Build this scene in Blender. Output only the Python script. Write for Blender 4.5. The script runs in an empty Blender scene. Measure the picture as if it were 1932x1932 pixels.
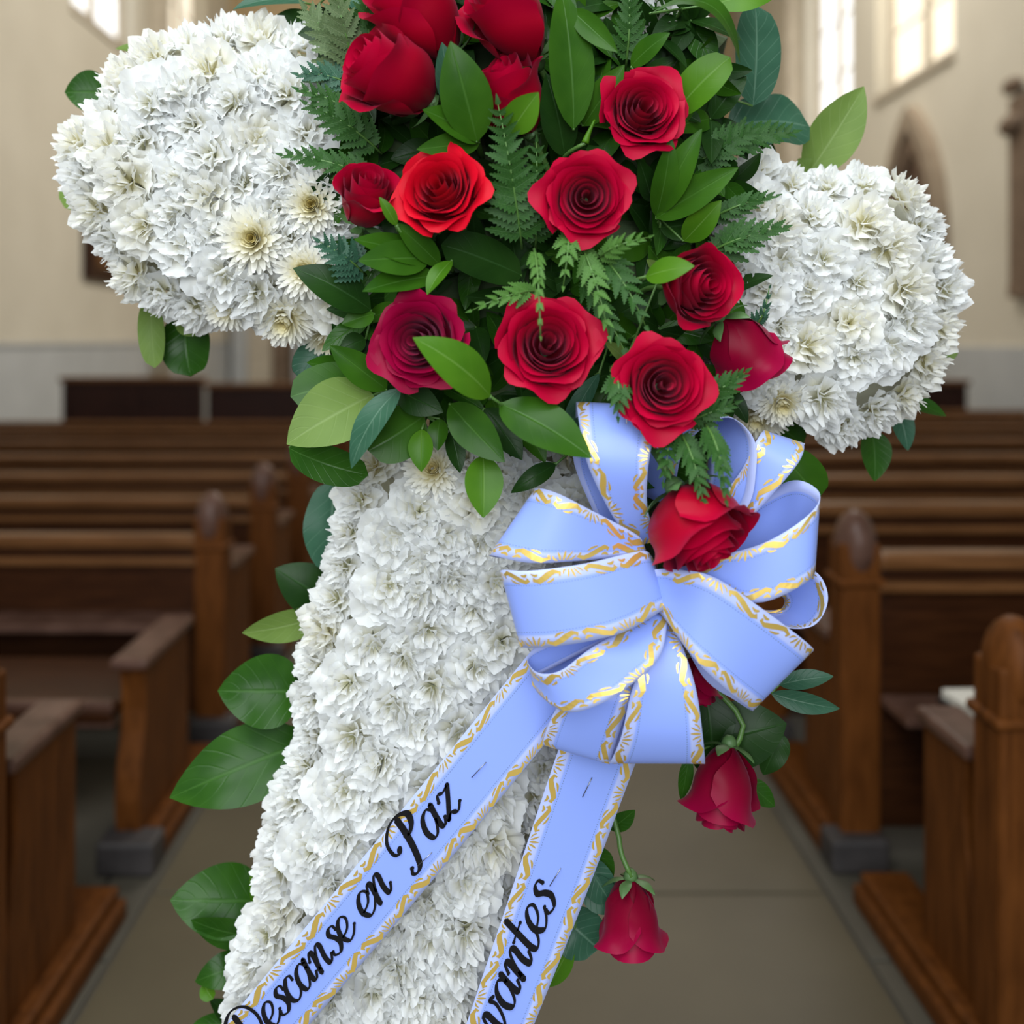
import bpy, bmesh, math, random
from mathutils import Vector, Matrix, Quaternion
PI = math.pi
S = bpy.context.scene
COL = S.collection
random.seed(7)

# ------------------------------------------------------------------ camera, world, light
F_PX, CX, CY, EYE = 1900.0, 908.0, 643.0, 1.5      # focal length and principal point in photo pixels, eye height
cam_d = bpy.data.cameras.new('camera')
cam_d.sensor_width = 36.0
cam_d.lens = 36.0 * F_PX / 1932.0
cam_d.shift_x = (966 - CX) / 1932.0
cam_d.shift_y = -(966 - CY) / 1932.0
cam_d.dof.use_dof = True
cam_d.dof.focus_distance = 1.045
cam_d.dof.aperture_fstop = 2.3
cam_d.clip_start = 0.05
cam = bpy.data.objects.new('camera', cam_d)
cam.location = (0, 0, EYE)
cam.rotation_euler = (PI / 2, 0, 0)
COL.objects.link(cam)
S.camera = cam

W = bpy.data.worlds.new('world'); S.world = W; W.use_nodes = True
bg = W.node_tree.nodes['Background']
bg.inputs[0].default_value = (0.84, 0.92, 1.0, 1)
bg.inputs[1].default_value = 0.52

def area(name, loc, target, size, power, col):
    l = bpy.data.lights.new(name, 'AREA'); l.energy = power; l.size = size; l.color = col
    o = bpy.data.objects.new(name, l); o.location = loc
    o.rotation_euler = (Vector(target) - Vector(loc)).to_track_quat('-Z', 'Y').to_euler()
    COL.objects.link(o); return o
area('overhead_key_light', (-0.9, -0.3, 4.2), (0.05, 1.2, 1.5), 2.2, 112, (0.92, 0.97, 1.0))  # added key lamp above the flowers to brighten them; no window stands here
area('front_fill_light', (-0.2, -1.9, 2.3), (0.05, 1.2, 1.35), 2.2, 100, (0.92, 0.97, 1.0))  # added fill lamp behind the camera, brightens the cross; no doorway is modelled
area('nave_window_light', (2.0, 10.5, 8.6), (-2.4, 13.0, 0), 5.0, 640, (1.0, 0.965, 0.90))

S.view_settings.view_transform = 'Standard'
S.view_settings.look = 'None'
S.view_settings.exposure = 0.0
S.view_settings.gamma = 1.0
S.view_settings.use_curve_mapping = False
S.cycles.max_bounces = 6
S.cycles.diffuse_bounces = 3
S.cycles.glossy_bounces = 2
S.cycles.transmission_bounces = 3

# ------------------------------------------------------------------ helpers
def P(px, py, d):
    """point on the sight line of photo pixel (px, py) at a distance d down the nave"""
    return Vector(((px - CX) / F_PX * d, d, EYE - (py - CY) / F_PX * d))

def mesh_data(name, verts, faces, mat=None, uvs=None, smooth=True):
    me = bpy.data.meshes.new(name)
    me.from_pydata([tuple(v) for v in verts], [], faces)
    if uvs is not None:
        ul = me.uv_layers.new(name='UVMap')
        for lp in me.loops:
            ul.data[lp.index].uv = uvs[lp.vertex_index]
    if smooth:
        me.polygons.foreach_set('use_smooth', [True] * len(me.polygons))
    if mat: me.materials.append(mat)
    me.update()
    return me

def link(name, me, parent=None):
    o = bpy.data.objects.new(name, me); COL.objects.link(o)
    if parent is not None: o.parent = parent
    return o

def tag(o, label=None, cat=None, group=None, kind=None):
    if label: o['label'] = label
    if cat: o['category'] = cat
    if group: o['group'] = group
    if kind: o['kind'] = kind
    return o

def empty(name, loc, rot=None):
    o = bpy.data.objects.new(name, None); COL.objects.link(o)
    o.empty_display_size = 0.05
    o.location = loc
    if rot is not None:
        o.rotation_mode = 'QUATERNION'; o.rotation_quaternion = rot
    return o

def grid_faces(nu, nv, off=0, wrap=False):
    f = []
    for j in range(nv - 1):
        for i in range(nu - 1 if not wrap else nu):
            a = off + j * nu + i; b = off + j * nu + (i + 1) % nu
            f.append((a, b, b + nu, a + nu))
    return f

def box_bm(bm, x0, x1, y0, y1, z0, z1, bev=0.0):
    vs = [bm.verts.new(p) for p in ((x0,y0,z0),(x1,y0,z0),(x1,y1,z0),(x0,y1,z0),(x0,y0,z1),(x1,y0,z1),(x1,y1,z1),(x0,y1,z1))]
    fs = [bm.faces.new([vs[i] for i in q]) for q in ((0,3,2,1),(4,5,6,7),(0,1,5,4),(1,2,6,5),(2,3,7,6),(3,0,4,7))]
    if bev > 0:
        es = list({e for f in fs for e in f.edges})
        bmesh.ops.bevel(bm, geom=es, offset=bev, segments=3, profile=0.5, affect='EDGES')

def prism_bm(bm, prof, x0, x1, bev=0.0):
    """profile in (y, z) extruded along x"""
    a = [bm.verts.new((x0, y, z)) for y, z in prof]
    b = [bm.verts.new((x1, y, z)) for y, z in prof]
    n = len(prof)
    bm.faces.new(a); bm.faces.new(b[::-1])
    for i in range(n):
        bm.faces.new((a[i], b[i], b[(i + 1) % n], a[(i + 1) % n]))
    bmesh.ops.recalc_face_normals(bm, faces=bm.faces[:])
    if bev > 0:
        es = [e for e in bm.edges if abs(e.verts[0].co.x - e.verts[1].co.x) < 1e-6]
        bmesh.ops.bevel(bm, geom=es, offset=bev, segments=2, profile=0.5, affect='EDGES', clamp_overlap=True)

def bm_obj(name, bm, mat, parent=None, smooth=False):
    me = bpy.data.meshes.new(name); bm.to_mesh(me); bm.free()
    if smooth: me.polygons.foreach_set('use_smooth', [True] * len(me.polygons))
    me.materials.append(mat)
    o = link(name, me, parent)
    if parent is not None and parent.location.length > 0 and parent.get('_abs'):
        pass
    return o

def catmull(pts, n):
    pts = [Vector(p) for p in pts]
    out = []
    m = len(pts) - 1
    for k in range(n):
        t = k / (n - 1) * m
        i = min(int(t), m - 1); f = t - i
        p1, p2 = pts[i], pts[i + 1]
        p0 = pts[i - 1] if i > 0 else p1 * 2 - p2
        p3 = pts[i + 2] if i + 2 <= m else p2 * 2 - p1
        out.append(0.5 * ((2 * p1) + (p2 - p0) * f + (2 * p0 - 5 * p1 + 4 * p2 - p3) * f * f + (3 * p1 - p0 - 3 * p2 + p3) * f ** 3))
    return out

def tube(pts, radii, sides=7, n=None):
    if n: pts = catmull(pts, n)
    pts = [Vector(p) for p in pts]
    if not isinstance(radii, (list, tuple)): radii = [radii] * len(pts)
    if len(radii) != len(pts):
        r0, r1 = radii[0], radii[-1]
        radii = [r0 + (r1 - r0) * i / (len(pts) - 1) for i in range(len(pts))]
    vs = []; up = Vector((0.31, 0.87, 0.38))
    for i, p in enumerate(pts):
        d = (pts[min(i + 1, len(pts) - 1)] - pts[max(i - 1, 0)]).normalized()
        a = d.cross(up).normalized(); b = d.cross(a)
        for k in range(sides):
            an = 2 * PI * k / sides
            vs.append(p + (a * math.cos(an) + b * math.sin(an)) * radii[i])
    f = grid_faces(sides, len(pts), 0, True)
    f.append(tuple(range(sides))[::-1]); f.append(tuple(range(len(vs) - sides, len(vs))))
    return vs, f

# ------------------------------------------------------------------ materials
def new_mat(name):
    m = bpy.data.materials.new(name); m.use_nodes = True
    nt = m.node_tree
    return m, nt, nt.nodes['Principled BSDF']

def node(nt, typ, **kw):
    n = nt.nodes.new(typ)
    for k, v in kw.items():
        setattr(n, k, v)
    return n

def ramp(nt, stops, src=None):
    r = node(nt, 'ShaderNodeValToRGB')
    e = r.color_ramp.elements
    e[0].position, e[0].color = stops[0][0], (*stops[0][1], 1)
    e[1].position, e[1].color = stops[-1][0], (*stops[-1][1], 1)
    for p, c in stops[1:-1]:
        x = e.new(p); x.color = (*c, 1)
    if src is not None: nt.links.new(src, r.inputs[0])
    return r

def noise_mat(name, c0, c1, scale=6, rough=0.5, bump=0.0, stretch=(1, 1, 1), spec=0.5, detail=4):
    m, nt, b = new_mat(name)
    tc = node(nt, 'ShaderNodeTexCoord'); mp = node(nt, 'ShaderNodeMapping'); mp.inputs['Scale'].default_value = stretch
    nz = node(nt, 'ShaderNodeTexNoise'); nz.inputs['Scale'].default_value = scale; nz.inputs['Detail'].default_value = detail
    nt.links.new(tc.outputs['Object'], mp.inputs[0]); nt.links.new(mp.outputs[0], nz.inputs['Vector'])
    r = ramp(nt, [(0.3, c0), (0.7, c1)], nz.outputs['Fac'])
    nt.links.new(r.outputs[0], b.inputs['Base Color'])
    b.inputs['Roughness'].default_value = rough
    b.inputs['Specular IOR Level'].default_value = spec
    if bump > 0:
        bp = node(nt, 'ShaderNodeBump'); bp.inputs['Strength'].default_value = bump; bp.inputs['Distance'].default_value = 0.01
        nt.links.new(nz.outputs['Fac'], bp.inputs['Height']); nt.links.new(bp.outputs[0], b.inputs['Normal'])
    return m

def petal_mat(name, stops, rough=0.6, trans=0.2, sheen=0.0, jitter=0.0):
    """colour runs from the petal's base (v=0) to its rim (v=1); each flower a little different"""
    m, nt, b = new_mat(name)
    uv = node(nt, 'ShaderNodeUVMap'); sp = node(nt, 'ShaderNodeSeparateXYZ')
    nt.links.new(uv.outputs[0], sp.inputs[0])
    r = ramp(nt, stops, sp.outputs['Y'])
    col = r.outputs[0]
    if jitter > 0:
        oi = node(nt, 'ShaderNodeObjectInfo'); mr = node(nt, 'ShaderNodeMapRange')
        mr.inputs['To Min'].default_value = 1 - jitter; mr.inputs['To Max'].default_value = 1 + jitter * 0.4
        nt.links.new(oi.outputs['Random'], mr.inputs['Value'])
        hs = node(nt, 'ShaderNodeHueSaturation'); nt.links.new(mr.outputs[0], hs.inputs['Value']); nt.links.new(col, hs.inputs['Color'])
        col = hs.outputs[0]
    nt.links.new(col, b.inputs['Base Color'])
    b.inputs['Roughness'].default_value = rough
    b.inputs['Specular IOR Level'].default_value = 0.10
    if sheen > 0:
        b.inputs['Sheen Weight'].default_value = sheen; b.inputs['Sheen Roughness'].default_value = 0.4
        b.inputs['Sheen Tint'].default_value = (1.0, 0.35, 0.6, 1)
    tr = node(nt, 'ShaderNodeBsdfTranslucent'); nt.links.new(col, tr.inputs[0])
    mx = node(nt, 'ShaderNodeMixShader'); mx.inputs[0].default_value = trans
    nt.links.new(b.outputs[0], mx.inputs[1]); nt.links.new(tr.outputs[0], mx.inputs[2])
    nt.links.new(mx.outputs[0], nt.nodes['Material Output'].inputs[0])
    return m

def leaf_mat(name, c0, c1, vein, rough=0.32, veins=0.5, trans=0.12):
    m, nt, b = new_mat(name)
    uv = node(nt, 'ShaderNodeUVMap'); sp = node(nt, 'ShaderNodeSeparateXYZ'); nt.links.new(uv.outputs[0], sp.inputs[0])
    # |u - .5| : distance from midrib ; lateral veins slant toward the tip
    su = node(nt, 'ShaderNodeMath', operation='SUBTRACT'); su.inputs[1].default_value = 0.5; nt.links.new(sp.outputs['X'], su.inputs[0])
    ab = node(nt, 'ShaderNodeMath', operation='ABSOLUTE'); nt.links.new(su.outputs[0], ab.inputs[0])
    mid = node(nt, 'ShaderNodeMapRange'); mid.inputs['From Min'].default_value = 0.0; mid.inputs['From Max'].default_value = 0.035
    mid.inputs['To Min'].default_value = 1.0; mid.inputs['To Max'].default_value = 0.0; nt.links.new(ab.outputs[0], mid.inputs['Value'])
    k = node(nt, 'ShaderNodeMath', operation='MULTIPLY'); k.inputs[1].default_value = 0.55; nt.links.new(ab.outputs[0], k.inputs[0])
    d = node(nt, 'ShaderNodeMath', operation='SUBTRACT'); nt.links.new(sp.outputs['Y'], d.inputs[0]); nt.links.new(k.outputs[0], d.inputs[1])
    m7 = node(nt, 'ShaderNodeMath', operation='MULTIPLY'); m7.inputs[1].default_value = 7.0; nt.links.new(d.outputs[0], m7.inputs[0])
    pp = node(nt, 'ShaderNodeMath', operation='PINGPONG'); pp.inputs[1].default_value = 0.5; nt.links.new(m7.outputs[0], pp.inputs[0])
    lat = node(nt, 'ShaderNodeMapRange'); lat.inputs['From Min'].default_value = 0.0; lat.inputs['From Max'].default_value = 0.09
    lat.inputs['To Min'].default_value = 0.7; lat.inputs['To Max'].default_value = 0.0; nt.links.new(pp.outputs[0], lat.inputs['Value'])
    mxv = node(nt, 'ShaderNodeMath', operation='MAXIMUM'); nt.links.new(mid.outputs[0], mxv.inputs[0])
    ls = node(nt, 'ShaderNodeMath', operation='MULTIPLY'); ls.inputs[1].default_value = veins; nt.links.new(lat.outputs[0], ls.inputs[0])
    nt.links.new(ls.outputs[0], mxv.inputs[1])
    tc = node(nt, 'ShaderNodeTexCoord'); nz = node(nt, 'ShaderNodeTexNoise'); nz.inputs['Scale'].default_value = 22
    nt.links.new(tc.outputs['Object'], nz.inputs['Vector'])
    r = ramp(nt, [(0.3, c0), (0.72, c1)], nz.outputs['Fac'])
    mix = node(nt, 'ShaderNodeMix', data_type='RGBA')
    sc = node(nt, 'ShaderNodeMath', operation='MULTIPLY'); sc.inputs[1].default_value = 0.55; nt.links.new(mxv.outputs[0], sc.inputs[0])
    nt.links.new(sc.outputs[0], mix.inputs[0]); nt.links.new(r.outputs[0], mix.inputs[6]); mix.inputs[7].default_value = (*vein, 1)
    nt.links.new(mix.outputs[2], b.inputs['Base Color'])
    bp = node(nt, 'ShaderNodeBump'); bp.inputs['Strength'].default_value = 0.25; bp.inputs['Distance'].default_value = 0.002; bp.invert = True
    nt.links.new(mxv.outputs[0], bp.inputs['Height']); nt.links.new(bp.outputs[0], b.inputs['Normal'])
    b.inputs['Roughness'].default_value = rough; b.inputs['Specular IOR Level'].default_value = 0.16
    tr = node(nt, 'ShaderNodeBsdfTranslucent'); nt.links.new(mix.outputs[2], tr.inputs[0])
    mx = node(nt, 'ShaderNodeMixShader'); mx.inputs[0].default_value = trans
    nt.links.new(b.outputs[0], mx.inputs[1]); nt.links.new(tr.outputs[0], mx.inputs[2])
    nt.links.new(mx.outputs[0], nt.nodes['Material Output'].inputs[0])
    return m

def plain(name, col, rough=0.5, metal=0.0, emit=None, strength=1.0):
    m, nt, b = new_mat(name)
    b.inputs['Base Color'].default_value = (*col, 1); b.inputs['Roughness'].default_value = rough; b.inputs['Metallic'].default_value = metal
    if emit:
        b.inputs['Emission Color'].default_value = (*emit, 1); b.inputs['Emission Strength'].default_value = strength
    return m

M = {}
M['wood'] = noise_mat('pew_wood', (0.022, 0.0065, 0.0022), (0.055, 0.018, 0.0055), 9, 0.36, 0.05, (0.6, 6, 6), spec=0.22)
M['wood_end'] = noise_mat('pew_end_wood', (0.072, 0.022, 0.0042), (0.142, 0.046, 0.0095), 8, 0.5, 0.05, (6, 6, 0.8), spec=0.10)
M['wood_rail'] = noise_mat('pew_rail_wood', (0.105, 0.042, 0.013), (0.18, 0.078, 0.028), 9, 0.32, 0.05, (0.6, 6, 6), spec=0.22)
M['wood_worn'] = noise_mat('worn_wood', (0.07, 0.033, 0.022), (0.14, 0.075, 0.055), 12, 0.35, 0.15, spec=0.22)
M['wood_dark'] = noise_mat('dark_wood', (0.020, 0.0065, 0.004), (0.042, 0.0135, 0.008), 8, 0.45, 0.05, (0.6, 6, 6), spec=0.22)
M['block'] = noise_mat('foot_block', (0.028, 0.024, 0.024), (0.055, 0.047, 0.046), 10, 0.6)
M['wall'] = noise_mat('cream_plaster', (0.64, 0.585, 0.475), (0.70, 0.645, 0.53), 1.2, 0.85, 0.05)
M['wall_end'] = noise_mat('tan_plaster', (0.60, 0.44, 0.24), (0.66, 0.50, 0.29), 1.2, 0.85, 0.05)
M['dado'] = noise_mat('grey_dado', (0.46, 0.47, 0.47), (0.52, 0.53, 0.53), 2, 0.8)
M['stone'] = noise_mat('dressed_stone', (0.50, 0.43, 0.33), (0.62, 0.54, 0.42), 6, 0.8, 0.1)
M['stone_brown'] = noise_mat('brown_stone', (0.15, 0.10, 0.065), (0.22, 0.15, 0.10), 6, 0.8, 0.1)
M['stone_mid'] = noise_mat('weathered_stone', (0.28, 0.215, 0.15), (0.36, 0.285, 0.205), 6, 0.8, 0.1)
M['floor'] = noise_mat('flagstone', (0.080, 0.064, 0.036), (0.106, 0.086, 0.049), 2.2, 0.55, 0.06)
M['floor_edge'] = noise_mat('slate_edge', (0.072, 0.064, 0.048), (0.098, 0.088, 0.066), 3, 0.55, 0.06)
M['ground'] = plain('floor_bed', (0.085, 0.075, 0.06), 0.9)
M['glass'] = plain('lit_leaded_glass', (0.7, 0.72, 0.72), 0.3, 0, (0.97, 0.985, 1.0), 1.25)
M['glass_warm'] = plain('lit_stained_glass', (0.7, 0.6, 0.4), 0.3, 0, (1.0, 0.93, 0.78), 0.95)
M['lead'] = plain('window_lead', (0.32, 0.30, 0.27), 0.7)
M['white_petal'] = petal_mat('white_petal', [(0.0, (0.74, 0.74, 0.46)), (0.35, (0.91, 0.89, 0.74)), (0.7, (0.95, 0.95, 0.91)), (1.0, (0.95, 0.965, 0.97))], 0.8, 0.52, 0, 0.03)
M['cream_petal'] = petal_mat('cream_petal', [(0.0, (0.76, 0.70, 0.34)), (0.4, (0.92, 0.89, 0.70)), (0.8, (0.95, 0.94, 0.87)), (1.0, (0.955, 0.96, 0.94))], 0.8, 0.52, 0, 0.03)
M['mum_petal'] = petal_mat('chrysanthemum_petal', [(0.0, (0.80, 0.64, 0.16)), (0.3, (0.90, 0.83, 0.52)), (0.6, (0.94, 0.92, 0.81)), (1.0, (0.955, 0.955, 0.93))], 0.7, 0.38, 0, 0.03)
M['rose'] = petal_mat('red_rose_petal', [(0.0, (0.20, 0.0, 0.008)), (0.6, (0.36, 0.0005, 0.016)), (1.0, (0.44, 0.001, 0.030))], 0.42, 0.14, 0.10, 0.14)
M['rose_bright'] = petal_mat('bright_red_rose_petal', [(0.0, (0.22, 0.0, 0.006)), (0.6, (0.44, 0.002, 0.010)), (1.0, (0.58, 0.002, 0.016))], 0.42, 0.14, 0.06, 0.05)
M['rose_dark'] = petal_mat('crimson_rose_petal', [(0.0, (0.12, 0.0, 0.010)), (0.6, (0.22, 0.0005, 0.021)), (1.0, (0.28, 0.001, 0.036))], 0.40, 0.12, 0.14, 0.08)
M['ruscus'] = leaf_mat('ruscus_leaf', (0.018, 0.068, 0.004), (0.036, 0.110, 0.007), (0.07, 0.17, 0.03), 0.30, 0.08)
M['ruscus_light'] = leaf_mat('young_ruscus_leaf', (0.045, 0.14, 0.006), (0.075, 0.19, 0.010), (0.16, 0.30, 0.06), 0.33, 0.08, 0.2)
M['salal'] = leaf_mat('salal_leaf', (0.014, 0.058, 0.005), (0.028, 0.095, 0.008), (0.06, 0.15, 0.03), 0.25, 0.4)
M['salal_back'] = leaf_mat('salal_leaf_underside', (0.12, 0.20, 0.04), (0.16, 0.25, 0.055), (0.24, 0.33, 0.12), 0.45, 0.5, 0.2)
M['blue_leaf'] = leaf_mat('blue_green_leaf', (0.022, 0.075, 0.042), (0.042, 0.115, 0.068), (0.14, 0.25, 0.17), 0.30, 0.5)
M['deep_leaf'] = leaf_mat('deep_green_shade_leaf', (0.007, 0.028, 0.004), (0.014, 0.048, 0.006), (0.03, 0.085, 0.02), 0.35, 0.15)  # dark green, taken darker still to paint the shade deep in the bouquet
M['fern'] = leaf_mat('fern_leaflet', (0.018, 0.066, 0.012), (0.034, 0.10, 0.018), (0.09, 0.19, 0.06), 0.45, 0.5)
M['fern_light'] = leaf_mat('pale_fern_leaflet', (0.055, 0.15, 0.025), (0.09, 0.20, 0.04), (0.2, 0.34, 0.12), 0.45, 0.5, 0.2)
M['fern_grey'] = leaf_mat('grey_fern_leaflet', (0.07, 0.115, 0.045), (0.125, 0.18, 0.075), (0.26, 0.32, 0.18), 0.5, 0.5, 0.15)
M['stem'] = plain('green_stem', (0.07, 0.16, 0.03), 0.45)
M['sepal'] = plain('sepal_green', (0.07, 0.15, 0.045), 0.5)
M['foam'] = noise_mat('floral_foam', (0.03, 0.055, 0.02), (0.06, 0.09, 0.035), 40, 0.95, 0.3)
M['foam_white'] = noise_mat('pale_foam', (0.50, 0.50, 0.40), (0.62, 0.62, 0.50), 40, 0.95, 0.3)
M['gold'] = plain('gold_foil', (0.95, 0.66, 0.16), 0.28, 0.65)
M['ink'] = plain('black_foil_lettering', (0.006, 0.006, 0.008), 0.22)
M['wire'] = plain('steel_wire', (0.30, 0.31, 0.34), 0.3, 0.9)
M['paper'] = plain('white_paper', (0.72, 0.70, 0.64), 0.7)
M['hymnal'] = plain('dark_book_cover', (0.03, 0.035, 0.04), 0.5)
M['easel'] = plain('easel_wire', (0.05, 0.09, 0.05), 0.4, 0.5)

def ribbon_mat():
    m, nt, b = new_mat('white_satin_ribbon')
    uv = node(nt, 'ShaderNodeUVMap'); sp = node(nt, 'ShaderNodeSeparateXYZ'); nt.links.new(uv.outputs[0], sp.inputs[0])
    # a dotted stitch line a sixth of the way in from either edge
    su = node(nt, 'ShaderNodeMath', operation='SUBTRACT'); su.inputs[1].default_value = 0.5; nt.links.new(sp.outputs['Y'], su.inputs[0])
    ab = node(nt, 'ShaderNodeMath', operation='ABSOLUTE'); nt.links.new(su.outputs[0], ab.inputs[0])
    c = node(nt, 'ShaderNodeMath', operation='COMPARE'); c.inputs[1].default_value = 0.305; c.inputs[2].default_value = 0.006; nt.links.new(ab.outputs[0], c.inputs[0])
    mu = node(nt, 'ShaderNodeMath', operation='MULTIPLY'); mu.inputs[1].default_value = 2200.0; nt.links.new(sp.outputs['X'], mu.inputs[0])
    si = node(nt, 'ShaderNodeMath', operation='SINE'); nt.links.new(mu.outputs[0], si.inputs[0])
    gt = node(nt, 'ShaderNodeMath', operation='GREATER_THAN'); gt.inputs[1].default_value = 0.1; nt.links.new(si.outputs[0], gt.inputs[0])
    dt = node(nt, 'ShaderNodeMath', operation='MULTIPLY'); nt.links.new(c.outputs[0], dt.inputs[0]); nt.links.new(gt.outputs[0], dt.inputs[1])
    # pale sheer selvedge
    ed = node(nt, 'ShaderNodeMapRange'); ed.inputs['From Min'].default_value = 0.33; ed.inputs['From Max'].default_value = 0.36; nt.links.new(ab.outputs[0], ed.inputs['Value'])
    mx = node(nt, 'ShaderNodeMix', data_type='RGBA'); mx.inputs[6].default_value = (0.315, 0.445, 1.0, 1); mx.inputs[7].default_value = (0.52, 0.60, 0.98, 1)
    nt.links.new(ed.outputs[0], mx.inputs[0])
    m2 = node(nt, 'ShaderNodeMix', data_type='RGBA'); m2.inputs[7].default_value = (0.20, 0.28, 0.56, 1)
    nt.links.new(dt.outputs[0], m2.inputs[0]); nt.links.new(mx.outputs[2], m2.inputs[6])
    nt.links.new(m2.outputs[2], b.inputs['Base Color'])
    b.inputs['Roughness'].default_value = 0.36; b.inputs['Specular IOR Level'].default_value = 0.5
    b.inputs['Sheen Weight'].default_value = 0.15; b.inputs['Sheen Roughness'].default_value = 0.4
    tr = node(nt, 'ShaderNodeBsdfTranslucent'); nt.links.new(m2.outputs[2], tr.inputs[0])
    ms = node(nt, 'ShaderNodeMixShader'); ms.inputs[0].default_value = 0.18
    nt.links.new(b.outputs[0], ms.inputs[1]); nt.links.new(tr.outputs[0], ms.inputs[2])
    nt.links.new(ms.outputs[0], nt.nodes['Material Output'].inputs[0])
    return m
M['ribbon'] = ribbon_mat()

# ------------------------------------------------------------------ the church
XW, XWL, YE, ZC = 5.0, -5.0, 20.0, 9.5
def struct(name, bm, mat, parent=None, kind=True):
    o = bm_obj(name, bm, mat, parent)
    if kind and parent is None: o['kind'] = 'structure'
    return o

bm = bmesh.new(); box_bm(bm, XWL - .3, XW + .3, -3, YE + .3, -0.12, -0.012)
floor = struct('floor', bm, M['ground'])
# flagstones: three courses in the aisle, slate edging along the pews, larger flags under them
def slab(x0, x1, y0, y1, mat, z=0.0):
    g = 0.006
    bm = bmesh.new(); box_bm(bm, x0 + g, x1 - g, y0 + g, y1 - g, -0.05, z - random.random() * 0.003, 0.004)
    bm_obj('flagstone', bm, mat, floor)
y = 0.9
while y < YE:
    h = 0.92 if y < 8 else 2.0
    for x0, x1 in ((-0.90, 0.02), (0.02, 0.94)):
        slab(x0, x1, y, min(y + h, YE), M['floor'])
    for x0, x1 in ((-1.04, -0.90), (0.94, 1.10)):
        slab(x0, x1, y - 0.3, min(y + h - 0.3, YE), M['floor_edge'])
    for x0, x1 in ((XWL, -3.0), (-3.0, -1.04), (1.10, 3.0), (3.0, XW)):
        slab(x0, x1, y, min(y + h, YE), M['floor_edge'])
    y += h

def wall_with_holes(name, x, sgn, holes):
    """side wall as blocks around the window openings; holes = (y0, y1, z0)"""
    bm = bmesh.new(); t = 0.45
    xa, xb = sorted((x, x + sgn * t))
    ys = sorted(holes)
    zs = min(h[2] for h in ys)
    box_bm(bm, xa, xb, -3, YE, 0, zs)
    cur = -3
    for y0, y1, z0 in ys:
        box_bm(bm, xa, xb, cur, y0, zs, ZC)
        cur = y1
    box_bm(bm, xa, xb, cur, YE, zs, ZC)
    for y0, y1, z0 in ys:
        box_bm(bm, xa, xb, y0, y1, 8.6, ZC)
    return struct(name, bm, M['wall'])
wl_h = [(12.3, 14.5, 5.62), (16.2, 18.2, 5.62), (5.0, 7.2, 5.62)]
wr_h = [(10.65, 12.75, 4.58), (13.6, 15.5, 4.58), (5.6, 7.7, 4.58)]
wall_with_holes('wall_left', XWL, -1, wl_h)
wall_with_holes('wall_right', XW, 1, wr_h)
bm = bmesh.new(); box_bm(bm, XWL - .45, XW + .45, YE, YE + .4, 0, ZC); struct('wall_back', bm, M['wall_end'])
bm = bmesh.new(); box_bm(bm, XWL - .45, XW + .45, -3, YE + .4, ZC, ZC + .2); struct('ceiling', bm, M['wall'])
bm = bmesh.new(); box_bm(bm, XWL, XWL + .03, -3, YE, 0, 1.44); struct('trim_1', bm, M['dado'])
bm = bmesh.new(); box_bm(bm, XW - .03, XW, -3, YE, 0, 1.44); struct('trim_2', bm, M['dado'])
bm = bmesh.new(); box_bm(bm, XWL + .03, XWL + .055, -3, YE, 1.44, 1.48, .005); struct('trim_3', bm, M['dado'])

nwin = 0
for x, sgn, hs in ((XWL, -1, wl_h), (XW, 1, wr_h)):
    for y0, y1, z0 in hs:
        nwin += 1
        bm = bmesh.new()
        xa, xb = sorted((x + sgn * .16, x + sgn * .30))
        fr = .10
        box_bm(bm, xa, xb, y0, y0 + fr, z0, 8.6, .015); box_bm(bm, xa, xb, y1 - fr, y1, z0, 8.6, .015)
        ym = (y0 + y1) / 2
        box_bm(bm, xa, xb, ym - .07, ym + .07, z0, 8.6, .015)
        w = struct('window_%d' % nwin, bm, M['stone'])
        bm = bmesh.new(); xs = sorted((x - sgn * .04, x + sgn * .42))
        prism = [(y0 - .03, z0 - .10), (y1 + .03, z0 - .10), (y1 + .03, z0), (y0 - .03, z0)]
        prism_bm(bm, prism, xs[0], xs[1], .01); bm_obj('sill', bm, M['stone'], w)
        for a, b in ((y0 + fr, ym - .07), (ym + .07, y1 - fr)):
            for k in range(5):
                za, zb = z0 + k * .8, z0 + (k + 1) * .8 - .03
                if za > 8.5: break
                bm = bmesh.new(); xg = sorted((x + sgn * .22, x + sgn * .235))
                box_bm(bm, xg[0], xg[1], a, b, za, min(zb, 8.6))
                bm_obj('pane', bm, M['glass_warm'] if (sgn > 0 and a < 12) or (x < 0 and y0 > 15) else M['glass'], w)
                if k < 4:
                    bm = bmesh.new(); box_bm(bm, xg[0] - .01, xg[1] + .01, a, b, zb, zb + .03); bm_obj('lead_bar', bm, M['lead'], w)

# wall shafts beside the windows
def shaft(x, y, z0, z1, r, name):
    vs, f = tube([(x, y, z0), (x, y, z1)], r, 14)
    o = link(name, mesh_data(name, vs, f, M['stone'])); o['kind'] = 'structure'; return o
shaft(XW - .05, 15.9, 0, 9.4, .16, 'trim_4'); shaft(XWL + .05, 15.2, 0, 9.4, .14, 'trim_5')
shaft(XWL + .05, 15.7, 0, 9.4, .10, 'trim_6')
for x in (XW - .05,):
    bm = bmesh.new(); box_bm(bm, x - .25, x + .04, 15.64, 16.16, 4.95, 5.25, .05); bm_obj('trim_7', bm, M['stone'])['kind'] = 'structure'
bm = bmesh.new(); box_bm(bm, 3.9, 4.7, YE - .35, YE, 0, 9.4, .03); struct('trim_8', bm, M['stone_brown'])

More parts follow.
